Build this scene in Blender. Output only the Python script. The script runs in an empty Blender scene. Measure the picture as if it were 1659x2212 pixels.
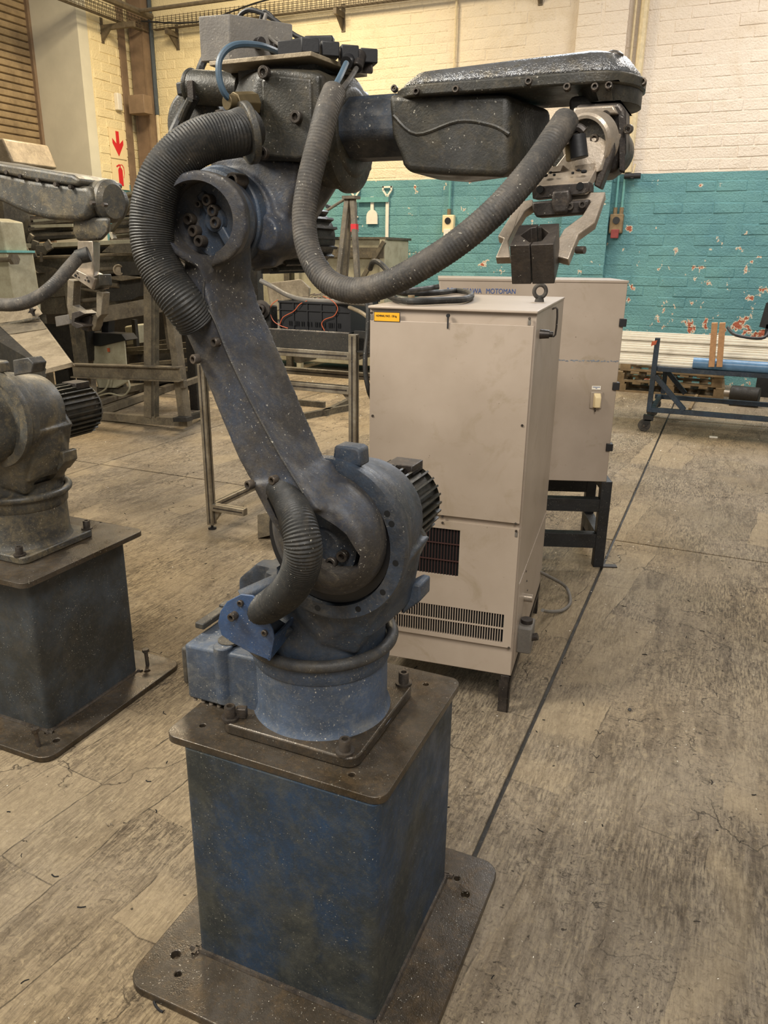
import bpy, bmesh, math, random
from mathutils import Vector as V, Matrix
random.seed(7)
# ---------------------------------------------------------------- camera, world, lights, exposure
S = bpy.context.scene
COL = S.collection
W_, H_, F_ = 1659.0, 2212.0, 1660.0
CAM = V((0.719, -1.346, 1.6))
FW = V((-0.37701, 0.86956, -0.31896)).normalized()
R0 = FW.cross(V((0, 0, 1))).normalized(); U0 = R0.cross(FW)
rl = math.radians(0.7)
CR = math.cos(rl)*R0 + math.sin(rl)*U0
CU = -math.sin(rl)*R0 + math.cos(rl)*U0
cd = bpy.data.cameras.new('camera'); cam = bpy.data.objects.new('camera', cd); COL.objects.link(cam)
cd.sensor_fit = 'VERTICAL'; cd.sensor_height = 36.0; cd.lens = 36.0*F_/H_; cd.clip_start = 0.05
cam.matrix_world = Matrix.Translation(CAM) @ Matrix((CR, CU, -FW)).transposed().to_4x4()
S.camera = cam
S.view_settings.view_transform = 'Standard'; S.view_settings.look = 'None'
S.view_settings.gamma = 1; S.view_settings.use_curve_mapping = False
S.view_settings.exposure = 0.36
wd = bpy.data.worlds.new('world'); S.world = wd; wd.use_nodes = True
wd.node_tree.nodes['Background'].inputs[0].default_value = (1.0, 0.95, 0.87, 1)
wd.node_tree.nodes['Background'].inputs[1].default_value = 0.30

def area_light(name, loc, target, size, power, color, sy=None):
    l = bpy.data.lights.new(name, 'AREA'); l.energy = power; l.color = color
    l.shape = 'RECTANGLE'; l.size = size; l.size_y = sy or size
    o = bpy.data.objects.new(name, l); COL.objects.link(o); o.location = loc
    o.rotation_euler = (V(target)-V(loc)).to_track_quat('-Z', 'Y').to_euler()
    return o
area_light('roof_light_warm', (-5.2, 6.6, 5.8), (-5.2, 6.8, 0), 1.6, 330, (1.0, 0.82, 0.55))
area_light('roof_light_back', (1.8, 6.6, 6.0), (1.6, 7.2, 0), 2.0, 185, (1.0, 0.92, 0.83))
area_light('skylight_far', (-0.4, 8.6, 5.9), (0.0, 1.5, 1.2), 2.6, 150, (0.82, 0.90, 1.0), 0.9)
area_light('roof_light_near', (-2.6, -1.3, 3.9), (-0.6, 0.4, 0.3), 1.0, 190, (1.0, 0.93, 0.80))
area_light('roof_light_front', (1.5, -2.8, 4.6), (1.5, 0.2, 0), 1.8, 185, (1.0, 0.95, 0.88))

# ---------------------------------------------------------------- pixel -> point on a real plane
def ray(x, y): return FW + CR*((x-W_/2)/F_) - CU*((y-H_/2)/F_)
def PY(x, y, Y): d = ray(x, y); return CAM + d*((Y-CAM.y)/d.y)
def PX(x, y, X): d = ray(x, y); return CAM + d*((X-CAM.x)/d.x)
def PZ(x, y, Z): d = ray(x, y); return CAM + d*((Z-CAM.z)/d.z)

# ---------------------------------------------------------------- materials
def lin(h):
    c = [int(h[i:i+2], 16)/255 for i in (0, 2, 4)]
    return tuple([(v/12.92 if v <= .04045 else ((v+.055)/1.055)**2.4) for v in c]+[1])
class NT:
    def __init__(s, name):
        s.m = bpy.data.materials.new(name); s.m.use_nodes = True
        s.t = s.m.node_tree; s.b = s.t.nodes['Principled BSDF']
        s.geo = s.t.nodes.new('ShaderNodeNewGeometry').outputs['Position']
    def n(s, ty, **k):
        nd = s.t.nodes.new(ty)
        for a, b in k.items(): setattr(nd, a, b)
        return nd
    def l(s, a, b): s.t.links.new(a, b)
    def noise(s, scale, detail=4, rough=.6, vec=None, stretch=None, rot=0.0, dist=0.0):
        v = vec or s.geo
        if stretch or rot:
            mp = s.n('ShaderNodeMapping'); s.l(v, mp.inputs[0])
            mp.inputs['Rotation'].default_value = (0, 0, rot)
            if stretch: mp.inputs['Scale'].default_value = stretch
            v = mp.outputs[0]
        nd = s.n('ShaderNodeTexNoise'); s.l(v, nd.inputs['Vector'])
        nd.inputs['Scale'].default_value = scale; nd.inputs['Detail'].default_value = detail
        nd.inputs['Roughness'].default_value = rough; nd.inputs['Distortion'].default_value = dist
        return nd.outputs['Fac']
    def ramp(s, f, a, b, c0=0.0, c1=1.0):
        r = s.n('ShaderNodeMapRange'); s.l(f, r.inputs[0])
        r.inputs[1].default_value = a; r.inputs[2].default_value = b
        r.inputs[3].default_value = c0; r.inputs[4].default_value = c1
        return r.outputs[0]
    def mix(s, f, a, b):
        m = s.n('ShaderNodeMix', data_type='RGBA')
        if isinstance(f, float): m.inputs[0].default_value = f
        else: s.l(f, m.inputs[0])
        for i, c in ((6, a), (7, b)):
            if isinstance(c, tuple): m.inputs[i].default_value = c
            else: s.l(c, m.inputs[i])
        return m.outputs[2]
    def mul(s, a, b, op='MULTIPLY'):
        m = s.n('ShaderNodeMath', operation=op)
        for i, c in ((0, a), (1, b)):
            if isinstance(c, (int, float)): m.inputs[i].default_value = c
            else: s.l(c, m.inputs[i])
        return m.outputs[0]
    def bump(s, h, st=.3, d=.01):
        b = s.n('ShaderNodeBump'); b.inputs['Strength'].default_value = st; b.inputs['Distance'].default_value = d
        s.l(h, b.inputs['Height']); s.l(b.outputs[0], s.b.inputs['Normal'])
    def done(s, col, rough=.6, metal=0.0, spec=.5):
        if isinstance(col, tuple): s.b.inputs['Base Color'].default_value = col
        else: s.l(col, s.b.inputs['Base Color'])
        if isinstance(rough, (int, float)): s.b.inputs['Roughness'].default_value = rough
        else: s.l(rough, s.b.inputs['Roughness'])
        s.b.inputs['Metallic'].default_value = metal
        s.b.inputs['Specular IOR Level'].default_value = spec
        return s.m
def grime(name, base, dark, tan, k_dark=.5, k_tan=.3, speck=.25, rough=(.35, .75), metal=0.0, sc=1.0, bump=.30, bd=.0018, spk='c9c3b4'):
    s = NT(name)
    a = s.ramp(s.noise(5*sc, 6, .65), .5-.28*k_dark-.02, .72-.3*k_dark)
    c = s.mix(a, lin(base), lin(dark)) if k_dark >= 0 else lin(base)
    t = s.ramp(s.noise(9*sc, 7, .7, dist=.6), .62-.25*k_tan, .78-.2*k_tan)
    c = s.mix(s.mul(t, .55), c, lin(tan))
    c = s.mix(s.mul(s.ramp(s.noise(62, 8, .82, dist=.4), .50, .63), .20+.5*k_tan), c, lin(tan))
    c = s.mix(s.mul(s.ramp(s.noise(24, 7, .75, dist=.6), .50, .64), .15+.6*abs(k_dark)), c, lin(dark))
    f = s.noise(120, 3, .7)
    c = s.mix(s.ramp(f, .45, .8, 0, .35), c, lin(dark))
    if speck > 0:
        sp = s.ramp(s.noise(210, 2, .5), .70-.03*speck, .74)
        sp2 = s.ramp(s.noise(13*sc, 4, .6), .45, .62)
        c = s.mix(s.mul(s.mul(sp, sp2), .75), c, lin(spk))
    s.bump(s.mul(s.noise(45, 5, .6), s.noise(300, 2, .6), 'ADD'), bump, bd)
    return s.done(c, s.ramp(s.noise(14, 4, .6), .3, .7, rough[0], rough[1]), metal)
def plain(name, col, rough=.5, metal=0.0, var=.12, sc=20, bump=.1):
    s = NT(name); c = lin(col); dk = tuple([v*(1-2.2*var) for v in c[:3]]+[1])
    s.bump(s.noise(sc*8, 4, .6), bump, .002)
    return s.done(s.mix(s.ramp(s.noise(sc, 6, .65), .35, .7), c, dk), rough, metal)

M = {}
M['blue_cast'] = grime('blue_cast', '384658', '25282d', '605b53', .36, .36, 1.0, (.4, .75))
M['blue_drum'] = grime('blue_drum', '445267', '353c46', '75736c', .26, .32, 1.6, (.45, .8))
M['arm_paint'] = grime('arm_paint', '364153', '2e2b29', '5f574a', .55, .5, 1.2, (.38, .75))
M['casting_dark'] = grime('casting_dark', '3a3d42', '2b2926', '5c5446', .6, .45, .6, (.35, .75))
M['greasy_black'] = grime('greasy_black', '343434', '232119', '554c3b', .6, .4, .7, (.3, .7), bump=.35, bd=.0018)
M['cover_metal'] = grime('cover_metal', '74767a', '3e3a34', '6b6045', .30, .35, .6, (.08, .45), .65, 1.4, .6, .0038, 'dfe6f0')
M['blue_clean'] = grime('blue_clean', '2f4a70', '2c374a', '5a6068', .4, .25, 1.2, (.35, .6))
M['column_blue'] = grime('column_blue', '1b3856', '202526', '4a4a42', .50, .6, .9, (.4, .75), 0.0, .7)
M['plate_oily'] = grime('plate_oily', '4c463f', '332b20', '66533a', .4, .4, .6, (.2, .55), .35, .8, .3, .002)
M['column_grey'] = grime('column_grey', '3a4148', '272826', '4c463b', .5, .35, 1.1, (.4, .75), 0, .6)
M['cast_grey'] = grime('cast_grey', '4a4a46', '33312d', '7a6c50', .5, .55, .9, (.35, .7))
M['rubber'] = grime('rubber', '262625', '181817', '4b443a', .5, .3, .5, (.45, .8), 0, 2, .2)
M['rubber_dusty'] = grime('rubber_dusty', '4a453f', '2c2a28', '6b6256', .4, .4, .7, (.55, .9), 0, 2, .25)
M['black'] = plain('black', '17171a', .5)
M['dark_hole'] = plain('dark_hole', '0c0c0d', .9, bump=0)
M['black_frame'] = grime('black_frame', '17181a', '0f0f10', '37332d', .4, .2, .3, (.4, .7))
M['bolt'] = grime('bolt', '56504a', '36312d', '6a5a48', .3, .4, .3, (.3, .6), .6, 3)
M['steel'] = grime('steel', 'a89c8e', '7d7264', 'a39075', .2, .3, .3, (.3, .5), .45, 2, .15, .002)
M['steel_dark'] = grime('steel_dark', '4a443f', '2e2a28', '5e5246', .4, .3, .3, (.35, .6), .5, 2, .2, .002)
M['alu'] = grime('alu', '9c9484', '736a5c', '8a7b62', .3, .4, .2, (.3, .5), .6, 2, .1, .002)
M['pneu_blue'] = plain('pneu_blue', '435869', .4)
M['box_grey'] = grime('box_grey', '726e68', '5d5852', '857c6e', .3, .3, .3, (.5, .7))
M['cream_cab'] = None
M['orange'] = plain('orange', 'c9623c', .5)
M['frame_brown'] = grime('frame_brown', '6b6252', '4c4438', '8b7d63', .35, .45, .3, (.45, .75))
M['machine_grey'] = grime('machine_grey', '5c5648', '3c372e', '8a7c62', .4, .4, .3, (.5, .8))
M['machine_dark'] = grime('machine_dark', '2a2722', '1b1916', '4a4234', .4, .3, .2, (.5, .8))
M['chute'] = grime('chute', '988a74', '776a56', 'b3a487', .3, .4, .3, (.4, .6), .2, 1.5)
M['panel_pale'] = grime('panel_pale', 'a9a48c', '8d866e', 'b8b19a', .2, .3, .1, (.6, .8))
M['cart_blue'] = grime('cart_blue', '26384a', '1c242c', '545a5c', .3, .25, .5, (.4, .7))
M['film_blue'] = plain('film_blue', '5f87ad', .3)
M['wood'] = plain('wood', 'c29468', .7, 0, .12, 30)
M['wood_old'] = plain('wood_old', '8a7556', .8, 0, .2, 15)
M['white_alu'] = plain('white_alu', 'ded6c6', .35, .1, .06)
M['white'] = plain('white', 'e6dfcf', .6, 0, .05)
M['grey_scrap'] = grime('grey_scrap', '77695a', '4e463c', 'a79b88', .4, .4, .3, (.5, .8))
M['brown_steel'] = plain('brown_steel', '86705a', .6, 0, .15, 5)
M['tray_metal'] = plain('tray_metal', '6f6350', .6, .2, .2)
M['conduit_blue'] = plain('conduit_blue', '4a5359', .5)
M['conduit_cream'] = plain('conduit_cream', 'd9c8a2', .6)
M['conduit_teal'] = plain('conduit_teal', '69a3a0', .6)
M['sign_cream'] = plain('sign_cream', 'e8d3a6', .5, 0, .03)
M['sign_red'] = plain('sign_red', 'd0222a', .5, 0, .03)
M['yellow'] = plain('yellow', 'dda01a', .5, 0, .04)
M['ink_blue'] = plain('ink_blue', '2c4c86', .5, 0, .03)
M['ink_black'] = plain('ink_black', '1c1a18', .5, 0, .03)
M['rust_red'] = plain('rust_red', '8a3a38', .6)
M['brass'] = plain('brass', '6e5f42', .45, .5, .2)

s = NT('cream_cab')   # dirty cream powder coat
c = s.mix(s.ramp(s.noise(2.2, 5, .6), .35, .7), lin('a49688'), lin('938576'))
c = s.mix(s.mul(s.ramp(s.noise(6, 6, .7, dist=.8), .56, .72), .55), c, lin('84765f'))
c = s.mix(s.mul(s.ramp(s.noise(75, 3, .5), .74, .78), .8), c, lin('5a4b3c'))
s.bump(s.noise(90, 3, .5), .05, .002)
M['cream_cab'] = s.done(c, .38)
def wall_mat():
    s = NT('painted_brick')
    sep = s.n('ShaderNodeSeparateXYZ'); s.l(s.geo, sep.inputs[0])
    z = s.mul(sep.outputs[2], s.mul(s.noise(3, 2), .016), 'ADD')
    up = s.ramp(z, 2.612, 2.618)
    x = s.ramp(sep.outputs[0], -6.5, -1.0)
    cream = s.mix(x, lin('e3d3a8'), lin('ddd1c2'))  # yellow at left, pinkish at right: tint of the light painted into the cream
    cream = s.mix(s.mul(s.ramp(s.noise(1.6, 7, .7, dist=.7), .52, .72), .30), cream, lin('b8a178'))
    cream = s.mix(s.mul(s.ramp(s.noise(16, 5, .7, stretch=(1, 1, 2.4)), .60, .70), .5), cream, lin('a88f68'))
    teal = s.mix(s.ramp(s.noise(1.5, 6, .6), .35, .7), lin('67999a'), lin('50818a'))
    teal = s.mix(s.mul(s.ramp(s.noise(14, 5, .7), .60, .7), .5), teal, lin('3c686d'))
    # chips: white primer with a brick core, denser low down on the right
    reg = s.mul(s.ramp(sep.outputs[0], -1.6, .4), s.ramp(sep.outputs[2], 1.9, 1.0))
    ch = s.noise(7.5, 5, .6, stretch=(1, 1, .8))
    thr = s.mul(ch, s.mul(reg, .10), 'ADD')
    teal = s.mix(s.ramp(thr, .670, .675), teal, lin('cfc3ae'))
    teal = s.mix(s.ramp(thr, .705, .71), teal, lin('a5573c'))
    fl = s.ramp(s.noise(40, 3, .5), .745, .75)
    teal = s.mix(s.mul(fl, s.ramp(reg, 0, 1, .25, 1)), teal, lin('b9c4ba'))
    s.bump(s.mul(s.noise(9, 6, .7), s.noise(45, 3, .6), 'ADD'), .55, .02)
    return s.done(s.mix(up, teal, cream), .62)
M['wall'] = wall_mat()
def floor_mat():
    s = NT('worn_floor')
    base = s.mix(s.ramp(s.noise(.9, 6, .65, dist=.5), .35, .68), lin('a89a86'), lin('807361'))
    base = s.mix(s.ramp(s.noise(.45, 3, .5), .45, .65, 0, .5), base, lin('a88c5c'))
    # trowelled, tyre-worn grain running along the hall
    g1 = s.noise(19, 7, .72, stretch=(6.5, .9, 1), dist=.5)
    g2 = s.noise(3.2, 7, .68, stretch=(4, .8, 1), dist=.9)
    gm = s.ramp(s.noise(1.3, 4, .6, dist=.5), .38, .60)
    base = s.mix(s.mul(s.ramp(g1, .46, .62), s.ramp(gm, 0, 1, .22, .85)), base, lin('3d3226'))
    base = s.mix(s.mul(s.ramp(g1, .50, .36), s.ramp(gm, 0, 1, .1, .5)), base, lin('c7b592'))
    base = s.mix(s.mul(s.ramp(g2, .48, .66), .55), base, lin('4d3f30'))
    # crumbled, pitted areas
    pit = s.noise(48, 8, .82, dist=1.4); pm = s.ramp(s.noise(1.9, 5, .6), .38, .58)
    base = s.mix(s.mul(s.ramp(pit, .53, .62), s.ramp(pm, 0, 1, .35, .95)), base, lin('352b20'))
    base = s.mix(s.mul(s.ramp(pit, .46, .36), .55), base, lin('c2ae8a'))
    base = s.mix(s.mul(s.ramp(s.noise(5, 7, .7, dist=.4), .55, .72), .40), base, lin('b5a387'))
    # a few screed repairs with darker edges
    mp = s.n('ShaderNodeMapping'); s.l(s.geo, mp.inputs[0]); mp.inputs['Rotation'].default_value = (0, 0, 1.69)
    bk = s.n('ShaderNodeTexBrick')
    wv0 = s.n('ShaderNodeMix', data_type='VECTOR'); nz0 = s.n('ShaderNodeTexNoise'); nz0.inputs['Scale'].default_value = 2.2; nz0.inputs['Detail'].default_value = 6
    s.l(mp.outputs[0], nz0.inputs['Vector']); s.l(mp.outputs[0], wv0.inputs[4]); s.l(nz0.outputs['Color'], wv0.inputs[5]); wv0.inputs[0].default_value = .10
    s.l(wv0.outputs[1], bk.inputs['Vector'])
    bk.inputs['Scale'].default_value = 1.0; bk.inputs['Brick Width'].default_value = .62; bk.inputs['Row Height'].default_value = .19
    bk.inputs['Mortar Size'].default_value = .002; bk.inputs['Color1'].default_value = (.1, .1, .1, 1); bk.inputs['Color2'].default_value = (.9, .9, .9, 1)
    bk.inputs['Mortar'].default_value = (0, 0, 0, 1)
    pv = s.n('ShaderNodeSeparateColor'); s.l(bk.outputs['Color'], pv.inputs[0])
    rm = s.ramp(s.noise(.8, 3, .6, dist=1.0), .44, .50)
    base = s.mix(s.mul(s.ramp(pv.outputs[0], .45, .85, 0, .45), rm), base, lin('bca888'))
    mo = s.mul(bk.outputs['Fac'], s.mul(rm, s.ramp(s.noise(5, 3), .45, .60)))
    base = s.mix(s.mul(mo, .65), base, lin('2f261d'))
    vo = s.n('ShaderNodeTexVoronoi', feature='DISTANCE_TO_EDGE'); vo.inputs['Scale'].default_value = 2.6
    wv = s.n('ShaderNodeMix', data_type='VECTOR'); nz = s.n('ShaderNodeTexNoise'); nz.inputs['Scale'].default_value = 6; nz.inputs['Detail'].default_value = 5
    s.l(s.geo, nz.inputs['Vector']); s.l(s.geo, wv.inputs[4]); s.l(nz.outputs['Color'], wv.inputs[5]); wv.inputs[0].default_value = .3
    s.l(wv.outputs[1], vo.inputs['Vector'])
    ck = s.mul(s.ramp(vo.outputs['Distance'], .0, .010, 1, 0), s.ramp(s.noise(2, 4, .6), .50, .58))
    base = s.mix(s.mul(ck, .8), base, lin('241c14'))
    base = s.mix(s.mul(s.ramp(s.noise(30, 4, .55), .69, .72), .85), base, lin('2a221a'))
    h = s.mul(s.mul(s.mul(pit, -1.0), s.mul(g1, -1.0), 'ADD'), s.mul(ck, .8), 'SUBTRACT')
    s.bump(h, .8, .010)
    return s.done(base, s.ramp(s.noise(2, 4, .6), .35, .65, .36, .7), 0, .4)
M['floor'] = floor_mat()

# ---------------------------------------------------------------- mesh helpers
ORG = {}
def basis(ax):
    ax = V(ax).normalized(); t = V((0, 0, 1)) if abs(ax.z) < .9 else V((1, 0, 0))
    u = ax.cross(t).normalized(); return ax, u, ax.cross(u)
class MB:
    def __init__(s): s.v = []; s.f = []; s.mi = []; s.m = 0
    def add(s, vs, fs, flip=False):
        n = len(s.v); s.v += [V(p) for p in vs]
        for f in fs:
            s.f.append([n+i for i in (reversed(f) if flip else f)]); s.mi.append(s.m)
        return s
    def mat(s, i): s.m = i; return s
    def hexa(s, p): # 8 points: bottom ring 0-3, top ring 4-7
        return s.add(p, [(3, 2, 1, 0), (4, 5, 6, 7), (0, 1, 5, 4), (1, 2, 6, 5), (2, 3, 7, 6), (3, 0, 4, 7)])
    def box(s, x0, x1, y0, y1, z0, z1):
        return s.hexa([(x0, y0, z0), (x1, y0, z0), (x1, y1, z0), (x0, y1, z0), (x0, y0, z1), (x1, y0, z1), (x1, y1, z1), (x0, y1, z1)])
    def obox(s, c, size, u=(1, 0, 0), v=(0, 1, 0)):
        u = V(u).normalized(); v = V(v); v = (v-u*v.dot(u)).normalized(); w = u.cross(v); c = V(c); a, b, d = [q/2 for q in size]
        return s.hexa([c+u*i*a+v*j*b+w*k*d for k in (-1, 1) for i, j in ((-1, -1), (1, -1), (1, 1), (-1, 1))])
    def bar(s, p0, p1, w, h, up=(0, 0, 1)):
        p0 = V(p0); p1 = V(p1); d = (p1-p0); L = d.length; d.normalize(); up = V(up)
        side = up.cross(d); side = side.normalized() if side.length > 1e-4 else V((1, 0, 0))
        return s.obox((p0+p1)/2, (L, w, h), d, side)
    def lathe(s, prof, p0, ax, n=32, a0=0.0, caps=True):
        ax, u, w = basis(ax); p0 = V(p0); vs = []; fs = []; m = len(prof)
        for h, r in prof:
            for i in range(n):
                a = a0+2*math.pi*i/n; vs.append(p0+ax*h+(u*math.cos(a)+w*math.sin(a))*r)
        for k in range(m-1):
            for i in range(n):
                j = (i+1) % n; fs.append((k*n+i, k*n+j, (k+1)*n+j, (k+1)*n+i))
        if caps: fs.append(tuple(reversed(range(n)))); fs.append(tuple((m-1)*n+i for i in range(n)))
        return s.add(vs, fs)
    def cyl(s, p0, p1, r, r1=None, n=24, ch=0.0):
        p0 = V(p0); p1 = V(p1); d = p1-p0; L = d.length; r1 = r if r1 is None else r1
        pr = [(0, r-ch), (ch, r), (L-ch, r1), (L, r1-ch)] if ch else [(0, r), (L, r1)]
        return s.lathe(pr, p0, d, n)
    def torus(s, c, ax, R, r, n=48, m=10, a0=0, a1=2*math.pi):
        ax, u, w = basis(ax); c = V(c); vs = []; fs = []; full = abs(a1-a0-2*math.pi) < 1e-6; N = n if full else n+1
        for i in range(N):
            a = a0+(a1-a0)*i/n; d = u*math.cos(a)+w*math.sin(a)
            for k in range(m):
                b = 2*math.pi*k/m; vs.append(c+d*(R+r*math.cos(b))+ax*(-r*math.sin(b)))
        for i in range(n):
            j = (i+1) % N
            for k in range(m):
                l = (k+1) % m; fs.append((i*m+k, i*m+l, j*m+l, j*m+k))
        if not full: fs.append(tuple(reversed(range(m)))); fs.append(tuple(n*m+k for k in range(m)))
        return s.add(vs, fs, True)
    def tube(s, pts, r, n=10, sm=6, rib=0.0, pitch=.006, caps=True, rr=None):
        P = spline([V(p) for p in pts], sm if not rib else 24)
        if rib:
            L = [0]
            for a, b in zip(P, P[1:]): L.append(L[-1]+(b-a).length)
            Q = []; k = 0; N = max(2, int(L[-1]/(pitch/4)))
            for i in range(N+1):
                t = L[-1]*i/N
                while k < len(L)-2 and L[k+1] < t: k += 1
                Q.append(P[k].lerp(P[k+1], (t-L[k])/max(1e-9, L[k+1]-L[k])))
            P = Q
        vs = []; fs = []; T = (P[1]-P[0]).normalized(); _, u, w = basis(T)
        for i, p in enumerate(P):
            d = (P[min(i+1, len(P)-1)]-P[max(i-1, 0)])
            if d.length > 1e-9: T = d.normalized()
            u = (u-T*u.dot(T)).normalized(); w = T.cross(u)
            q = r if rr is None else r*(rr(i/(len(P)-1)))
            if rib: q += (rib, rib*.5, 0 if rib > 0 else 0, rib*.5)[i % 4]
            for k in range(n):
                a = 2*math.pi*k/n; vs.append(p+(u*math.cos(a)+w*math.sin(a))*q)
        for i in range(len(P)-1):
            for k in range(n):
                j = (k+1) % n; fs.append((i*n+k, i*n+j, (i+1)*n+j, (i+1)*n+k))
        if caps: fs.append(tuple(reversed(range(n)))); fs.append(tuple((len(P)-1)*n+k for k in range(n)))
        return s.add(vs, fs)
    def loft(s, rings, caps=True):
        n = len(rings[0]); vs = [p for r in rings for p in r]; fs = []
        for i in range(len(rings)-1):
            for k in range(n):
                j = (k+1) % n; fs.append((i*n+k, i*n+j, (i+1)*n+j, (i+1)*n+k))
        if caps: fs.append(tuple(reversed(range(n)))); fs.append(tuple((len(rings)-1)*n+k for k in range(n)))
        return s.add(vs, fs)
    def prism(s, poly, off, holes=()):
        """poly: 3D points in a plane, extruded by vector off; holes: lists of 3D points"""
        off = V(off); bm = bmesh.new(); loops = []
        for lp in [poly]+list(holes):
            vs = [bm.verts.new(V(p)) for p in lp]; es = [bm.edges.new((vs[i], vs[(i+1) % len(vs)])) for i in range(len(vs))]
            loops.append((vs, es))
        if holes:
            bmesh.ops.triangle_fill(bm, use_beauty=True, use_dissolve=False, edges=[e for _, es in loops for e in es])
        else: bm.faces.new(loops[0][0])
        bm.verts.index_update(); n = len(bm.verts); vs = [v.co.copy() for v in bm.verts]
        fs = [tuple(v.index for v in f.verts) for f in bm.faces]
        allf = list(fs)+[tuple(n+i for i in reversed(f)) for f in fs]
        for lv, _ in loops:
            k = len(lv)
            for i in range(k): a, b = lv[i].index, lv[(i+1) % k].index; allf.append((a, b, n+b, n+a))
        bm.free(); return s.add(vs+[v+off for v in vs], allf)
    def hull(s, pts):
        bm = bmesh.new(); [bm.verts.new(V(p)) for p in pts]
        r = bmesh.ops.convex_hull(bm, input=bm.verts[:]); 
        bmesh.ops.delete(bm, geom=[g for g in r['geom_interior'] if isinstance(g, bmesh.types.BMVert)], context='VERTS')
        bm.verts.index_update(); s.add([v.co.copy() for v in bm.verts], [tuple(v.index for v in f.verts) for f in bm.faces]); bm.free(); return s
    def raw(s, name, mats):
        me = bpy.data.meshes.new(name); me.from_pydata(s.v, [], s.f)
        for m in mats: me.materials.append(m)
        if len(mats) > 1: me.polygons.foreach_set('material_index', s.mi)
        bm = bmesh.new(); bm.from_mesh(me); bmesh.ops.recalc_face_normals(bm, faces=bm.faces); bm.to_mesh(me); bm.free()
        return me
def spline(P, sm):
    if len(P) < 3: return [P[0].lerp(P[1], i/sm) for i in range(sm+1)]
    out = []
    for i in range(len(P)-1):
        a = P[max(i-1, 0)]; b = P[i]; c = P[i+1]; d = P[min(i+2, len(P)-1)]
        for k in range(sm):
            t = k/sm; out.append(.5*((2*b)+(c-a)*t+(2*a-5*b+4*c-d)*t*t+(3*b-a-3*c+d)*t**3))
    return out+[P[-1]]
def circ(c, ax, r, n=20, a0=0):
    ax, u, w = basis(ax); return [V(c)+(u*math.cos(a0+2*math.pi*i/n)+w*math.sin(a0+2*math.pi*i/n))*r for i in range(n)]
def rrect(x0, x1, y0, y1, z, r, n=5):
    out = []
    for cx, cy, a in ((x1-r, y1-r, 0), (x0+r, y1-r, 90), (x0+r, y0+r, 180), (x1-r, y0+r, 270)):
        for i in range(n+1):
            t = math.radians(a+90*i/n); out.append(V((cx+r*math.cos(t), cy+r*math.sin(t), z)))
    return out
def smoothen(me, ang=35):
    me.polygons.foreach_set('use_smooth', [True]*len(me.polygons)); me.set_sharp_from_angle(angle=math.radians(ang))
def tagset(o, label=None, cat=None, group=None, kind=None):
    for k, v in (('label', label), ('category', cat), ('group', group), ('kind', kind)):
        if v: o[k] = v
def thing(name, label, cat, loc=(0, 0, 0), rz=0.0, group=None):
    o = bpy.data.objects.new(name, None); o.empty_display_size = .1; COL.objects.link(o)
    o.location = loc; o.rotation_euler = (0, 0, rz); ORG[o] = V(loc) if not rz else V((0, 0, 0)); tagset(o, label, cat, group); return o
def obj(name, mb, mat, parent=None, bev=0.0, seg=2, ang=35, label=None, kind=None, cut=None, voxel=0, smooth=0, local=False):
    mats = mat if isinstance(mat, (list, tuple)) else [mat]
    mats = [M[m] if isinstance(m, str) else m for m in mats]
    me = mb.raw(name, mats)
    if voxel or cut:
        t = bpy.data.objects.new('tmp', me); COL.objects.link(t); tmp = []
        if voxel:
            md = t.modifiers.new('r', 'REMESH'); md.mode = 'VOXEL'; md.voxel_size = voxel
            if smooth: md = t.modifiers.new('s', 'SMOOTH'); md.iterations = smooth; md.factor = .5
        for k, cm in enumerate(cut or ()):
            c = bpy.data.objects.new('tmpc', cm.raw('tmpc', [])); COL.objects.link(c); tmp.append(c)
            md = t.modifiers.new('b%d' % k, 'BOOLEAN'); md.operation = 'DIFFERENCE'; md.solver = 'EXACT'; md.object = c
        bpy.context.view_layer.update()
        m2 = bpy.data.meshes.new_from_object(t.evaluated_get(bpy.context.evaluated_depsgraph_get()))
        for q in [t]+tmp: bpy.data.objects.remove(q)
        me = m2; me.name = name
        me.materials.clear(); [me.materials.append(m) for m in mats]
    smoothen(me, ang)
    po = ORG.get(parent, V((0, 0, 0))) if parent else V((0, 0, 0))
    if len(me.vertices):
        lo = V([min(v.co[i] for v in me.vertices) for i in range(3)]); hi = V([max(v.co[i] for v in me.vertices) for i in range(3)])
        c = (lo+hi)/2; c.z = lo.z if not parent else c.z
    else: c = V((0, 0, 0))
    me.transform(Matrix.Translation(-c))
    o = bpy.data.objects.new(name, me); COL.objects.link(o); o.location = c-po; ORG[o] = c
    if parent: o.parent = parent
    if bev:
        b = o.modifiers.new('bevel', 'BEVEL'); b.width = bev; b.segments = seg; b.limit_method = 'ANGLE'; b.angle_limit = math.radians(38); b.harden_normals = False
    tagset(o, label, None, None, kind); return o
def solo(name, mb, mat, label, cat, group=None, **k):
    o = obj(name, mb, mat, None, **k); tagset(o, label, cat, group); return o
def dup(root, loc, rz=None, label=None):
    r = root.copy(); COL.objects.link(r); r.location = loc
    if rz is not None: r.rotation_euler = (0, 0, rz)
    if label: r['label'] = label
    for ch in list(root.children):
        c = ch.copy(); COL.objects.link(c); c.parent = r
        for g in ch.children: d = g.copy(); COL.objects.link(d); d.parent = c
    return r
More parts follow.
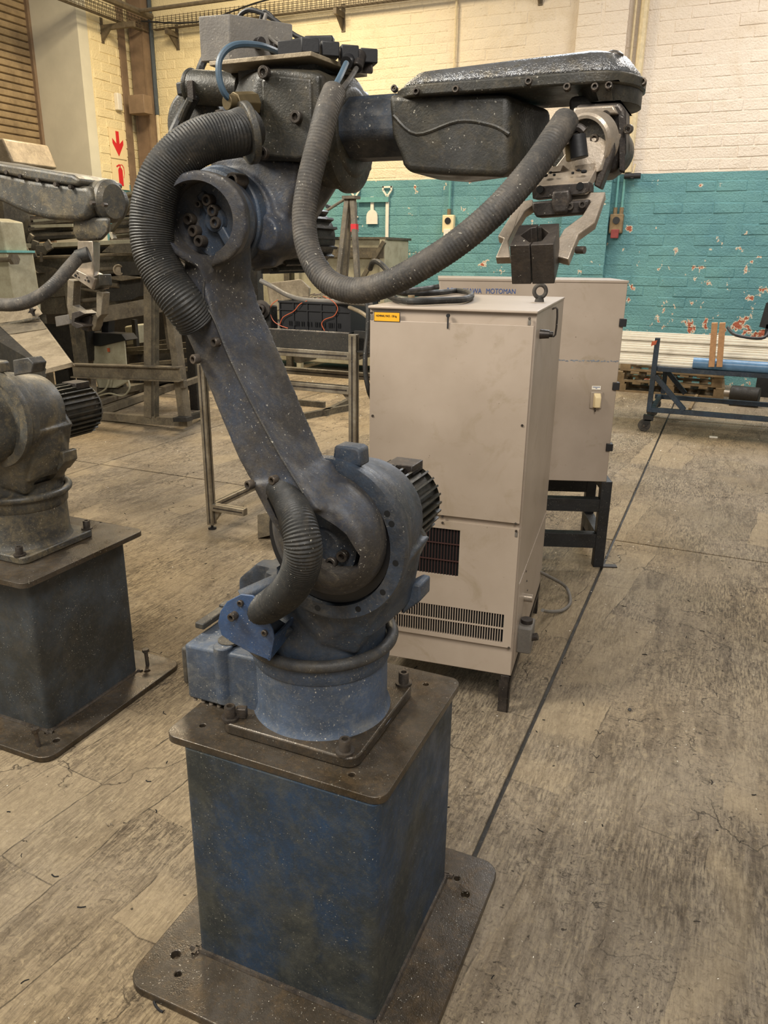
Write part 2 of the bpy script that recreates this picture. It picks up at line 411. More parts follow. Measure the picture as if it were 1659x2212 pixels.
def socket_bolt(c, ax, r=.011, h=.014, mats=('bolt',), washer=0.0, parent=None, name='bolt', dark=True):
    ax, u, w = basis(ax); c = V(c); mb = MB()
    if washer: mb.lathe([(0, r*1.6), (washer, r*1.6)], c, ax, 18)
    p = c+ax*washer
    mb.lathe([(0, r), (h*.9, r), (h, r*.9), (h, r*.55), (h*.45, r*.5)], p, ax, 18, caps=False)
    mb.m = 0; mb.add(circ(p+ax*h*.45, ax, r*.5, 6), [(0, 1, 2, 3, 4, 5)])
    return obj(name, mb, 'bolt', parent)

# ================================================================ THE SETTING
WY = 9.8; WX = -8.5
# floor: a dark bed with cast slabs parted by saw-cut joints
fl = obj('floor', MB().box(-10, 8.2, -5, 10.2, -.12, -.012), 'machine_dark', kind='structure')
xs = [-10, -7.61, -3.67, .27, 4.21, 8.2]; ys = [-5, -.81, 3.13, 7.07, 10.2]
for i in range(len(xs)-1):
    for j in range(len(ys)-1):
        g = .007
        obj('slab', MB().box(xs[i]+g, xs[i+1]-g, ys[j]+g, ys[j+1]-g, -.014, 0), 'floor', fl, bev=.003, seg=1)
wb = obj('wall_back', MB().box(WX-.3, 6.0, WY, WY+.3, 0, 5.6), 'wall', kind='structure')
wl = obj('wall_left', MB().box(WX-.3, WX, 8.75, WY, 0, 5.6).box(WX-.3, WX, -3, 2.2, 0, 5.6), 'wall', kind='structure')
# pilaster on the back wall
pilx = (PY(1249, 30, WY-.12).x, PY(1358, 20, WY-.12).x)
tp = obj('trim_1', MB().box(pilx[0], pilx[1], WY-.12, WY, 0, 5.6), 'wall', kind='structure')
# painted bricks, each with its own edges
rb = random.Random(3); CO = .128; LN = .36
def brick_verts(w, h, d):
    a, b = w/2, h/2; q = lambda: rb.uniform(-.004, .004); ch = .007
    o = [(-a+q(), 0, -b+q()), (a+q(), 0, -b+q()), (a+q(), 0, b+q()), (-a+q(), 0, b+q())]
    f = [(x*(1-ch*1.3/a), -d+rb.uniform(-.0025, .0025), z*(1-ch/b)) for x, _, z in o]
    return o+f, [(4, 5, 6, 7), (0, 1, 5, 4), (1, 2, 6, 5), (2, 3, 7, 6), (3, 0, 4, 7)]
protos = []
for k in range(8):
    v, f = brick_verts(LN-.010, CO-.009, (.0025, .004, .005, .0065, .003, .008, .0045, .0055)[k]); me = bpy.data.meshes.new('brick'); me.from_pydata(v, [], f)
    me.materials.append(M['wall']); protos.append(me)
spots = []
for r in range(4, 40):
    z = r*CO+.01
    x = WX+.2+(LN/2 if r % 2 else 0)
    while x < 3.0:
        if not (pilx[0]-LN*.45 < x < pilx[1]+LN*.45): spots.append((V((x, WY, z)), 0))
        x += LN
    for k in range(2):
        xx = (pilx[0]+pilx[1])/2+(k-.5)*.36*.9
        spots.append((V((xx, WY-.12, z)), 1))
def inview(p):
    v = p-CAM; d = v.dot(FW); x = W_/2+F_*v.dot(CR)/d; y = H_/2-F_*v.dot(CU)/d
    return -60 < x < W_+60 and -60 < y < 800
spots = [s_ for s_ in spots if inview(s_[0])]
spots.sort(key=lambda s_: (s_[0]-CAM).length)
rest = MB(); nb = 0; protos = [protos[i] for i in (0, 1, 2, 3, 4, 4, 0, 6, 7, 5)]
for p, pil in spots:
    hidden = False
    if nb < 300:
        o = bpy.data.objects.new('brick', rb.choice(protos)); COL.objects.link(o)
        par = tp if pil else wb
        o.parent = par; o.location = p-ORG[par]; o.scale = (.82 if pil else 1, 1, 1); nb += 1
    else:
        v, f = brick_verts((LN-.010)*(.82 if pil else 1), CO-.009, rb.uniform(.0015, .006)); rest.add([V(q)+p for q in v], f)
obj('brickwork', rest, 'wall', wb, kind='stuff', ang=20)
rest = MB()
for r in range(4, 40):
    y = 8.78+LN/2+(LN/2 if r % 2 else 0)
    while y < WY-.1:
        v, f = brick_verts(LN-.012, CO-.011, rb.uniform(.005, .012))
        rest.add([V((WX-q[1], y+q[0], r*CO+q[2])) for q in [V(t) for t in v]], f); y += LN
obj('brickwork', rest, 'wall', wl, kind='stuff', ang=20)
# plastered reveal and roller shutter door
obj('trim_2', MB().box(WX-.95, WX+.004, 8.55, 8.75, 0, 5.6), plain('plaster', 'd2cdba', .6, 0, .06, 2), kind='structure')
sh = obj('door_1', MB().box(WX-.99, WX-.95, 2.2, 8.6, 0, 5.8), 'machine_dark', kind='structure')
M['shutter'] = grime('shutter', 'a58f6c', '7d6a50', 'b59d78', .3, .3, .1, (.4, .6), .1, .5)
sy0, sy1 = 2.2, 8.55
for k in range(57):
    z = .02+k*.1; prof = [(0, 0), (.028, .012), (.034, .05), (.028, .086), (0, .094)]
    p0 = [V((WX-.95+a, sy0, z+b)) for a, b in prof]
    obj('slat', MB().loft([p0, [q+V((0, sy1-sy0, 0)) for q in p0]]), 'shutter', sh, ang=20)
obj('guide_rail', MB().box(WX-.95, WX-.87, 8.50, 8.56, 0, 5.7), 'brown_steel', sh)
# red fire signs on the left wall
def wallsign(px, name, label):
    P = [PX(x, y, WX+.012) for x, y in px]
    y0 = min(p.y for p in P); y1 = max(p.y for p in P); z0 = min(p.z for p in P); z1 = max(p.z for p in P)
    return y0, y1, z0, z1
y0, y1 = 8.98, 9.34
zc = PX(258, 312, WX).z; zd = PX(262, 363, WX).z
def sign(name, zc, hh, label, kind):
    t = thing(name, label, 'sign', (WX, (y0+y1)/2, zc), 0, None)
    obj('plate', MB().box(WX+.014, WX+.022, y0, y1, zc-hh, zc+hh), 'sign_cream', t)
    o = thing_ = None
    X = WX+.0225; ym = (y0+y1)/2; mb = MB()
    Y = lambda a, b: V((X, ym+a, zc+b))
    if kind == 'arrow':
        poly = [(-.034, .18), (.034, .18), (.034, .0), (.12, .07), (.12, -.0), (0, -.18), (-.12, -.0), (-.12, .07), (-.034, .0)]
        mb.prism([Y(*p) for p in poly], (.003, 0, 0)); obj('arrow', mb, 'sign_red', t)
    else:
        mb.prism([Y(*p) for p in [(-.048, -.16), (.048, -.16), (.048, .07), (.028, .105), (-.028, .105), (-.048, .07)]], (.003, 0, 0))
        mb.prism([Y(*p) for p in [(-.012, .105), (.012, .105), (.012, .15), (-.012, .15)]], (.003, 0, 0))
        mb.prism([Y(*p) for p in [(-.085, .125), (-.01, .16), (-.01, .135), (-.075, .105)]], (.003, 0, 0))
        for (a, b), (c, d) in zip([(.01, .15), (.05, .15), (.085, .11), (.085, .02), (.07, -.02)], [(.05, .15), (.085, .11), (.085, .02), (.07, -.02), (.07, -.04)]):
            mb.prism([Y(a-.005, b-.005), Y(c-.005, d-.005), Y(c+.005, d+.005), Y(a+.005, b+.005)], (.003, 0, 0))
        obj('extinguisher_symbol', mb, 'sign_red', t)
    return t
sign('fire_sign', zc, .215, 'cream sign with a red down arrow on the left brick wall', 'arrow')
sign('fire_sign', zc-.45, .215, 'cream sign with a red fire extinguisher symbol below the arrow sign', 'ext')

# steel column and trunking in the corner
cx0 = PY(262, 60, WY-.3).x
zt = 5.4
solo('steel_column', MB().box(cx0-.10, cx0+.04, WY-.42, WY-.28, 0, zt), 'brown_steel', 'brown steel upright at the left of the corner trunking', 'column', bev=.004)
c2 = max(PY(300, 200, WY-.12).x, WX+.2)
t = thing('cable_trunking', 'wide brown ribbed trunking running up the wall corner', 'trunking', (c2, WY-.12, 0))
obj('channel', MB().box(c2-.13, c2+.13, WY-.2, WY-.02, 0, zt), 'brown_steel', t, bev=.004)
obj('lip', MB().box(c2-.14, c2-.11, WY-.22, WY-.2, 0, zt).box(c2+.11, c2+.14, WY-.22, WY-.2, 0, zt), 'brown_steel', t)
q = PY(297, 225, WY-.5)
solo('junction_box', MB().box(q.x-.16, q.x+.14, WY-.52, WY-.32, q.z-.13, q.z+.13), 'brown_steel', 'square brown junction box fixed across the corner column', 'box', bev=.006)
q = PX(268, 224, WX+.02)
solo('door_switch', MB().box(WX, WX+.08, WY-.62, WY-.52, q.z-.12, q.z+.12), 'white', 'small white switch box beside the brown junction box', 'switch', bev=.012)

def pipe(name, pts, r, mat, label, cat='conduit', group=None, n=8):
    return solo(name, MB().tube(pts, r, n, 4), mat, label, cat, group)
def vpipe(name, x0, yt, yb, ytop_z, r, mat, label, Y=WY-.04, group=None):
    a = PY(x0, yt, Y); b0 = PY(x0, yb, Y)
    return a
a = PY(328, 90, WY-.05); zb = PY(345, 248, WY-.05).z
pipe('conduit', [(a.x, WY-.05, 5.4), (a.x, WY-.05, zb)], .035, 'conduit_blue', 'dark blue-grey conduit on the back wall near the corner')
pipe('conduit', [(a.x, WY-.05, zb), (a.x, WY-.05, 1.0)], .028, 'conduit_cream', 'cream lower run of the conduit near the wall corner')
def socket(px, pxc, label, clabel):
    q = PY(px[0], px[1], WY-.05); x = q.x; z = q.z
    t = thing('wall_socket', label, 'socket', (x, WY, z-.12))
    obj('casing', MB().box(x-.085, x+.085, WY-.09, WY, z-.10, z+.14), 'sign_cream' if px[0] < 1100 else 'wood_old', t, bev=.012)
    obj('outlet', MB().cyl((x, WY-.10, z+.06), (x, WY-.086, z+.06), .045, n=20), 'black', t)
    obj('rocker', MB().box(x-.05, x+.05, WY-.12, WY-.085, z-.16, z-.05), 'white' if px[0] < 1100 else 'rust_red', t, bev=.006)
    for sgn in pxc:
        obj('gland', MB().cyl((x+sgn, WY-.05, z+.14), (x+sgn, WY-.05, z+.22), .026, n=10), 'wood_old', t)
    for k, sgn in enumerate(pxc):
        pipe('conduit', [(x+sgn, WY-.045, z+.22), (x+sgn, WY-.045, 2.58)], .016, 'conduit_teal', clabel+('' if len(pxc) == 1 else (', left of the pair', ', right of the pair')[k]))
        pipe('conduit', [(x+sgn, WY-.045, 2.6), (x+sgn, WY-.045, 5.4)], .016, 'conduit_cream', clabel.replace('teal', 'cream').replace('lower', 'upper')+('' if len(pxc) == 1 else (', left of the pair', ', right of the pair')[k]))
socket((969, 487), (.0,), 'cream wall socket with black outlet behind the long cable hose', 'teal lower conduit above the cream wall socket')
socket((1331, 487), (-.03, .05), 'tan wall socket with a red rocker right of the gripper', 'teal lower conduit above the tan socket')
q = PY(1380, 40, WY-.05)
pipe('pipe', [(q.x+.06, WY-.06, 2.62), (q.x+.06, WY-.06, 5.4)], .05, 'conduit_cream', 'cream pipe on the wall right of the pilaster', 'pipe')
q = PY(1366, 380, WY-.1)
t = thing('wall_tap', 'small black valve on the wall right of the wrist', 'tap', (q.x, WY, q.z))
obj('body', MB().cyl((q.x-.1, WY-.09, q.z), (q.x+.1, WY-.09, q.z), .035, n=12).cyl((q.x, WY, q.z), (q.x, WY-.12, q.z), .03, n=10), 'black', t)
obj('lever', MB().cyl((q.x, WY-.09, q.z), (q.x+.02, WY-.09, q.z+.14), .012, n=8), 'conduit_cream', t)

# shadow-board outline tools
q = PY(837, 470, WY-.03)
def shovel(px, top, bot, bladew, bladeh, label, long=True):
    a = PY(px, top, WY-.03); b = PY(px-2, bot, WY-.03); x = a.x; z1 = a.z; z0 = b.z
    t = thing('shovel', label, 'shovel', (x, WY, z0))
    m = MB(); Y = WY-.035
    P = lambda u, w: V((x+u, Y, w))
    for a_, b_ in (((-.075, z1-.012), (.075, z1-.012)), ((-.066, z1), (-.066, z1-.06)), ((.066, z1), (.066, z1-.06)), ((-.066, z1-.055), (-.008, z1-.13)), ((.066, z1-.055), (.008, z1-.13))):
        m.bar(P(*a_), P(*b_), .02, .034, (0, 1, 0)) if 0 else m.obox((P(*a_)+P(*b_))/2, ((P(*a_)-P(*b_)).length, .02, .024), P(*b_)-P(*a_), (0, 1, 0))
    obj('grip', m, 'white', t)
    if bladeh:
        obj('shaft', MB().box(x-.024, x+.024, Y, Y+.02, z0+bladeh, z1-.12), 'white', t)
        bl = MB().prism([P(-bladew/2, z0), P(bladew/2, z0), P(bladew/2, z0+bladeh), P(-bladew/2, z0+bladeh)], (0, .02, 0))
        obj('blade', bl, 'white', t)
    return t
shovel(837, 402, 571, .14, .19, 'long white spade with D handle hung on the teal wall')
a = PY(767, 405, WY-.03)
shovel(767, 405, 470, .10, .02, 'white D handle tool showing above the trestle top')
a = PY(804, 425, WY-.03); b = PY(804, 484, WY-.03)
t = thing('dustpan', 'small white round-topped scoop hung on the teal wall', 'dustpan', (a.x, WY, b.z))
obj('shaft', MB().box(a.x-.025, a.x+.025, WY-.035, WY-.01, b.z+.19, a.z), 'white', t)
w = .09; prof = [(-w, 0), (w, 0), (w*.99, .1)]+[(w*math.cos(k*math.pi/8), .1+.10*math.sin(k*math.pi/8)) for k in range(1, 8)]+[(-w, .1)]
obj('pan', MB().prism([V((a.x+u, WY-.04, b.z+v)) for u, v in prof], (0, .025, 0)), 'white', t)
a = PY(772, 432, WY-.03); b = PY(840, 436, WY-.03)
solo('tool_rail', MB().box(a.x, b.x, WY-.06, WY-.03, a.z-.035, a.z+.035), 'conduit_teal', 'pale teal rail holding the white tools on the wall', 'rail')

# wire-mesh cable trays with perforated brackets
def tray(p0, p1, side, w, h, label, name='cable_tray'):
    p0 = V(p0); p1 = V(p1); d = (p1-p0); L = d.length; d.normalize(); side = V(side)
    t = thing(name, label, 'cable tray', p0)
    m = MB(); s_ = .075; r = .006
    for off, up in [(0, k*.05) for k in range(4)]+[(k*.06, 0) for k in range(1, 6)]+[(w, k*.05) for k in range(0, 4)]:
        m.bar(p0+side*off+V((0, 0, up)), p1+side*off+V((0, 0, up)), r, r)
    n = int(L/s_)
    for k in range(n+1):
        c = p0+d*(k*s_)
        m.bar(c, c+side*w, r, r, d); m.bar(c, c+V((0, 0, .16)), r, r, d); m.bar(c+side*w, c+side*w+V((0, 0, .16)), r, r, d)
    obj('wire_mesh', m, 'tray_metal', t, kind='stuff')
    return t
zt0 = PY(600, 52, WY-.75).z
zt0 = 4.02
ty = WY-.75
def YZ(x, y, z):  # point at height z
    return PZ(x, y, z)
A = PZ(300, 52, 4.35); B = PZ(860, 14, 4.35)
tz = PY(383, 72, WY).z+.03
A = PZ(300, 52, tz); B = PZ(860, 14, tz)
tY = (A.y+B.y)/2
tray((A.x, tY, tz), (4.0, tY, tz), (0, .30, 0), .32, .16, 'wire mesh cable tray running along the back wall under the roof')
tray((A.x-.15, tY+.1, tz), (A.x-.15, 3.0, tz), (-.30, 0, 0), .32, .16, 'wire mesh cable tray running along the left wall above the shutter')
def bracket(p, d, L, label):
    p = V(p); d = V(d)
    t = thing('tray_bracket', label, 'bracket', p)
    up = V((0, 0, 1)); e = p+d*L
    obj('arm', MB().bar(p+up*.0, e, .05, .07), 'tray_metal', t)
    m = MB(); 
    for k in range(1, int(L/.09)): m.obox(p+d*(k*.09), (.045, .06, .02), d, up)
    obj('slot', m, 'black', t)
    obj('foot_plate', MB().bar(p+up*.14, p-up*.20, .06, .03, d), 'tray_metal', t, bev=.005)
    obj('gusset', MB().hull([p+up*-.18, p+up*-.03, p+d*.2-up*.02, p+up*-.18+d*.03]+[q_+d.cross(up)*.03 for q_ in (p+up*-.18, p+up*-.03, p+d*.2-up*.02)]), 'tray_metal', t)
    return t
q = PY(383, 72, WY); bracket((q.x, WY, tz-.06), (0, -1, 0), WY-tY+.05, 'slotted bracket under the back tray nearest the corner')
q = PY(742, 28, WY); bracket((q.x, WY, tz-.06), (0, -1, 0), WY-tY+.05, 'slotted bracket under the back tray above the robot')
q = PY(1168, 0, WY); bracket((q.x, WY, tz-.0), (0, -1, 0), WY-tY+.05, 'slotted bracket tip at the top edge over the forearm')
bracket((WX, 9.05, tz-.06), (1, 0, 0), A.x-WX+.1, 'slotted bracket holding the tray corner off the left wall')
a = PY(300, 24, WY-.5); b = PY(560, 3, WY-.5)
pipe('pipe', [(a.x, WY-.5, a.z), (b.x, WY-.5, a.z), (4, WY-.5, a.z)], .028, 'tray_metal', 'dark pipe running above the back cable tray', 'pipe')
a = PY(300, 34, WY-.5); b = PY(560, 3, WY-.5)
pipe('cable', [(a.x, WY-.45, a.z-.06), (a.x+1, WY-.45, a.z-.16), (a.x+2, WY-.45, a.z-.02), (a.x+2.6, WY-.45, a.z+.04)], .012, 'black', 'thin dark cable sagging below the overhead pipe', 'cable')
pipe('rail', [(WX+.5, 3.0, 5.0), (WX+.5, 9.6, 4.98)], .05, 'tray_metal', 'dark overhead rail above the roller shutter', 'rail')

# ================================================================ PEDESTALS
def pedestal(cx, cy, hs, base, top, H, label, colmat, topholes, baseholes):
    t = thing('robot_pedestal', label, 'pedestal', (cx, cy, 0))
    bx0, bx1, by0, by1 = base; tx0, tx1, ty0, ty1 = top
    obj('base_plate', MB().prism(rrect(bx0, bx1, by0, by1, .002, .05), (0, 0, .02), [circ((x, y, .002), (0, 0, -1), r, 14) for x, y, r in baseholes]), 'plate_oily', t, bev=.003)
    ring = lambda z, k=0: [V(p)+V((0, 0, z)) for p in rrect(cx-hs+k, cx+hs-k, cy-hs+k, cy+hs-k, 0, .018, 4)]
    obj('column', MB().loft([ring(.022), ring(H-.018)]), colmat, t)
    w = MB(); r0 = ring(.022); w.tube([V(p)+V((0, 0, .001)) for p in rrect(cx-hs-.002, cx+hs+.002, cy-hs-.002, cy+hs+.002, .022, .018, 2)]+[V((cx+hs+.002, cy+hs-.016, .023))], .007, 6, 3)
    obj('weld_bead', w, 'bolt', t)
    obj('top_plate', MB().prism(rrect(tx0, tx1, ty0, ty1, H-.018, .03), (0, 0, .018), [circ((x, y, H-.018), (0, 0, -1), r, 12) for x, y, r in topholes]), 'plate_oily', t, bev=.002)
    return t
HP = .605
def z2(px, z): p = PZ(px[0], px[1], z); return (p.x, p.y)
th = [(*z2((438, 1567), HP), .007), (*z2((920, 1478), HP), .007), (*z2((760, 1673), HP), .007)]
bh = [(*z2((380, 2063), .02), .011), (*z2((385, 2105), .02), .008), (*z2((1005, 1933), .02), .011), (*z2((987, 1898), .02), .008)]
pedestal(-.002, .002, .231, (-.338, .352, -.37, .33), (-.285, .238, -.225, .262), HP, 'blue and rust brown square pedestal under the front robot', 'column_blue', th, bh)
obj_floor_bits = None
P2 = (-1.46, .505)
pedestal(P2[0], P2[1], .225, (-1.79, -1.12, .155, .86), (-1.74, -1.185, .225, .785), HP, 'dark grey oily pedestal under the left robot', 'column_grey',
         [(*z2((218, 1128), HP), .006)], [(*z2((318, 1450), .02), .011), (*z2((122, 1600), .02), .012)])
def loose_bolt(px, h, label, tilt=0, head=True):
    p = PZ(px[0], px[1], .022)
    d = V((tilt, 0, 1)).normalized()
    m = MB().cyl(p, p+d*h, .0075, n=10); m.lathe([(h, .014), (h+.012, .014)], p, d, 6)
    solo('bolt', m, 'bolt', label, 'bolt')
loose_bolt((319, 1437), .060, 'hex bolt standing in the far corner of the left base plate', -.05)
loose_bolt((84, 1612), .055, 'pale hex bolt standing in the near corner of the left base plate', -.1)

# ================================================================ FRONT ROBOT
R = thing('industrial_robot', 'large grimy blue six-axis robot arm in the foreground on the blue pedestal', 'robot', (0, 0, HP))
Z0 = HP
# base casting with bolts
corn = [PZ(x, y, Z0+.03) for x, y in ((475, 1553), (752, 1632), (893, 1478))]
bx0, bx1, by0, by1 = -.178, .152, -.168, .158
bm_ = MB().prism(rrect(bx0, bx1, by0, by1, Z0, .028, 5), (0, 0, .026))
base = obj('base_plate', bm_, 'cast_grey' if 0 else 'plate_oily', R, bev=.004)
for k, px in enumerate(((497, 1540), (745, 1612), (872, 1466))):
    p = PZ(px[0], px[1], Z0+.04); p.z = Z0+.026
    socket_bolt(p, (0, 0, 1), .0125, .026, washer=.006, parent=R)
p = PZ(523, 1545, Z0+.03); p.z = Z0+.026
obj('clip', MB().obox(p+V((0, 0, .012)), (.022, .018, .024), (1, .4, 0)), 'bolt', R, bev=.002)
C0 = V((-.012, .0, 0))
prof = [(Z0+.015, .165), (Z0+.03, .152), (Z0+.05, .147), (Z0+.150, .147), (Z0+.156, .152), (Z0+.19, .155), (Z0+.195, .150)]
obj('base_drum', MB().lathe(prof, C0, (0, 0, 1), 64), 'blue_drum', R)
obj('rim', MB().torus(C0+V((0, 0, Z0+.203)), (0, 0, 1), .158, .013, 64, 12), 'casting_dark', R)
# connector box at the back of the base
cb = MB().hull([V(p) for p in [(-.318, -.095, .60+.012), (-.318, .10, .617), (-.318, -.095, .752), (-.318, .10, .752), (-.10, -.10, .617), (-.10, .10, .617), (-.10, -.10, .765), (-.10, .10, .765)]])
obj('connector_housing', cb, 'blue_drum', R, bev=.010, seg=3)
obj('neck', MB().cyl((-.215, -.085, .625), (-.215, -.085, .768), .022, n=20), 'blue_drum', R, bev=.003)
obj('cover_disc', MB().cyl((-.215, -.06, .765), (-.215, -.06, .770), .026, n=24), 'casting_dark', R)
obj('connector_cover', MB().box(-.335, -.317, -.085, .09, .64, .735), 'casting_dark', R, bev=.006)
for k in range(6):
    obj('drip_screw', MB().cyl((-.30+.022*k, -.088, .606), (-.30+.022*k, -.088, .612), .005, n=8), 'steel', R)
obj('side_rail', MB().box(-.325, -.13, .055, .085, .765, .785).box(-.325, -.30, -.04, .08, .765, .78), 'casting_dark', R, bev=.003)

# rotating head (cast body)
J2 = V((.088, 0, 1.092)); RY = -.15
def P3(pts, Y): return [PY(x, y, Y) for x, y in pts]
body = MB()
body.lathe([(Z0+.19, .142), (Z0+.25, .142), (Z0+.28, .13)], C0, (0, 0, 1), 40)
body.cyl((J2.x, RY+.006, J2.z), (J2.x, RY+.05, J2.z), .150, n=48)
body.cyl((J2.x, RY+.03, J2.z), (J2.x, .04, J2.z-.005), .145, .118, n=48)
# web from ring down to the turret
body.hull([V((J2.x-.13, RY+.01, J2.z-.02)), V((J2.x+.145, RY+.01, J2.z-.04)), V((J2.x-.10, RY+.01, J2.z-.13)), V((J2.x+.10, RY+.01, J2.z-.12)),
           V((J2.x-.13, .05, J2.z-.02)), V((J2.x+.13, .05, J2.z-.04)),
           V((-.12, -.10, Z0+.24)), V((.115, -.09, Z0+.22)), V((-.12, .08, Z0+.24)), V((.115, .08, Z0+.22)), V((.06, -.13, Z0+.25))])
body.hull(P3([(870, 1130), (905, 1150), (908, 1200), (890, 1248), (888, 1300), (842, 1342), (790, 1362), (760, 1260)], .0)+P3([(880, 1150), (895, 1200), (886, 1290), (845, 1330), (790, 1345)], .06)+P3([(790, 1290), (850, 1262), (862, 1250), (800, 1375), (700, 1380)], -.10))
# left wing plate
wing = P3([(574, 1160), (650, 1200), (655, 1300), (600, 1345), (517, 1320), (516, 1250), (574, 1200)], -.10)
body.prism(wing, (0, .035, 0))
body.hull([V((-.11, -.11, .84)), V((-.03, -.13, .84)), V((-.10, -.08, .98)), V((0, -.12, 1.0)), V((-.12, .05, .84)), V((-.10, .05, .98)), V((.02, 0, 1.02))])
XT = PY(600, 1120, RY).x
cuts = [MB().cyl((J2.x, RY-.05, J2.z), (J2.x, RY+.030, J2.z), .130, n=56)]
sl = PY(820, 1362, -.06)
cuts.append(MB().obox((.145, -.03, .868), (.06, .07, .028)))
obj('shoulder_casting', body, 'blue_cast', R, voxel=.0045, smooth=4, cut=cuts+[MB().box(-.6, XT, -.4, .2, .985, 1.5)], ang=50)
# machined ring around the lower pivot
rg = MB().lathe([(0, .158), (.012, .160), (.022, .158), (.024, .150)], (J2.x, RY+.012, J2.z), (0, -1, 0), 72)
obj('pivot_ring', rg, 'blue_cast', R, cut=[MB().cyl((J2.x, RY-.1, J2.z), (J2.x, RY+.1, J2.z), .131, n=56), MB().box(-.6, XT+.001, -.4, .2, .97, 1.5)])
for a in (-98, -62, -35, -8, 22, 30):
    d = V((math.cos(math.radians(a)), 0, math.sin(math.radians(a))))*.143
    obj('tapped_hole', MB().cyl((J2.x+d.x, RY-.0125, J2.z+d.z), (J2.x+d.x, RY-.011, J2.z+d.z), .006, n=12), 'dark_hole', R)
obj('seal_gap', MB().cyl((J2.x, RY+.015, J2.z), (J2.x, RY-.002, J2.z), .128, n=56), 'black', R)
ear = P3([(721, 968), (724, 962), (768, 968), (777, 974), (779, 1010), (735, 1000), (718, 996)], -.15)
obj('stop_lug', MB().prism(ear, (0, .04, 0)), 'blue_cast', R, bev=.004)
p = PY(716, 1012, -.16); obj('stop_pin', MB().cyl(p, p+V((0, .05, 0)), .015, n=20), 'casting_dark', R, bev=.004)
pr = P3([(868, 1275), (893, 1262), (908, 1266), (907, 1300), (868, 1328)], -.01)
obj('side_lug', MB().prism(pr, (0, .06, 0)), 'blue_cast', R, bev=.004)
# lower motor with fins
mc = V((.084, .0, 1.062))
mm = MB().cyl((mc.x, .02, mc.z), (mc.x, .235, mc.z), .080, n=40).cyl((mc.x, .235, mc.z), (mc.x, .25, mc.z), .088, .08, n=40)
mo = obj('shoulder_motor', mm, 'greasy_black', R)
for k in range(30):
    a = math.radians(12*k+3)
    d = V((math.cos(a), 0, math.sin(a))); 
    obj('fin', MB().obox((mc.x+d.x*.086, .15, mc.z+d.z*.086), (.018, .16, .0045), d, (0, 1, 0)), 'greasy_black', mo)
obj('motor_cap', MB().hull([V((mc.x+a, y, mc.z+.085+b)) for a in (-.02, .045) for y in (.17, .235) for b in (-.01, .012)]), 'steel_dark', mo, bev=.003)
obj('motor_flange', MB().obox((mc.x, .045, mc.z), (.19, .03, .19), (.8, 0, .6), (0, 1, 0)), 'casting_dark', R, bev=.012, seg=3)
q = PY(900, 1040, .03)

# lower arm: loft between the two pivots
NF, AF = -.278, -.172
rows = [  # y, left silhouette, seam, right silhouette
    ((383, 486), (478, 400), (536, 440)),
    ((398, 565), (447, 540), (543, 520)),
    ((372, 640), (441, 615), (545, 600)),
    ((388, 700), (462, 690), (562, 660)),
    ((430, 790), (497, 775), (603, 755)),
    ((470, 890), (548, 880), (650, 870)),
    ((512, 990), (600, 975), (700, 985)),
    ((545, 1050), (650, 1050), (745, 1080)),
    ((585, 1130), (690, 1100), (800, 1130))]
rings = []
for l, m_, r_ in rows[1:]:
    a = PY(*l, NF+.01); b = PY(*m_, NF); c = PY(*r_, AF); d = V((a.x+.012, AF, a.z-.004))
    e = V((c.x+.004, (NF+AF)/2-.012, c.z*.5+b.z*.5))
    rings.append([a, b, c, d])
arm = MB(); arm.loft(rings)
JT = PY(436, 474, NF); JT.y = 0
arm.cyl((JT.x, NF, JT.z), (-.108, AF, 1.652), .072, .070, n=40)
jb = V((.100, 0, 1.118))
nc = PY(699, 1178, -.255); fc_ = V((jb.x-.008, AF+.012, jb.z-.010))
cs = [(0, .066), (.06, .078), (.25, .094), (.55, .110), (1, .121)]
arm.loft([circ(nc.lerp(fc_, t), (0, 1, 0), r, 48) for t, r in cs])
arm.hull([PY(*q_) for q_ in ((545, 1045, NF), (640, 1040, NF), (712, 990, AF), (560, 1030, AF), (596, 1140, NF+.012), (690, 1110, NF+.012), (745, 1160, -.25), (800, 1105, AF), (620, 1180, -.25), (620, 1180, AF))])
eye = MB().cyl((JT.x, NF-.03, JT.z), (JT.x+(-.108-JT.x)*.5, NF+.052, JT.z+(1.652-JT.z)*.5), .0565, n=40)
sl = [PY(x, y, NF) for x, y in ((402, 500), (412, 548), (434, 590), (440, 600), (447, 588), (460, 540), (476, 490))]
eye2 = MB().prism([p+V((0, -.02, 0)) for p in sl], (0, .055, 0))
ho = PY(618, 1105, NF)
hose_cut = MB().loft([[p+V((0, dy, 0)) for p in [PY(x, y, NF) for x, y in ((574, 1080), (580, 1060), (592, 1052), (606, 1050), (640, 1076), (690, 1126), (735, 1164), (764, 1212), (758, 1238), (735, 1250), (700, 1248), (660, 1225), (620, 1172), (590, 1120))]] for dy in (-.05, .075)])
obj('lower_arm', arm, 'arm_paint', R, voxel=.0042, smooth=7, cut=[eye, eye2, hose_cut], ang=50)
seam = [PY(x, y, NF-.003) for x, y in ((441, 600), (440, 650), (462, 690), (497, 775), (548, 880), (600, 975), (640, 1040), (655, 1065))]
obj('parting_line', MB().tube(seam, .0018, 6, 6), 'casting_dark', R)
# hub in the lower recess with bolts
hubc = PY(700, 1176, -.214)
hb = obj('lower_hub', MB().lathe([(-.01, .068), (.004, .066), (.006, .035), (.010, .03)], hubc, (0, -1, 0), 48), 'blue_cast', R)
for px in ((688, 1223), (714, 1217), (738, 1203)):
    p = PY(px[0], px[1], hubc.y-.016); p.y = hubc.y-.004
    socket_bolt(p, (0, -1, 0), .0105, .014, parent=hb)
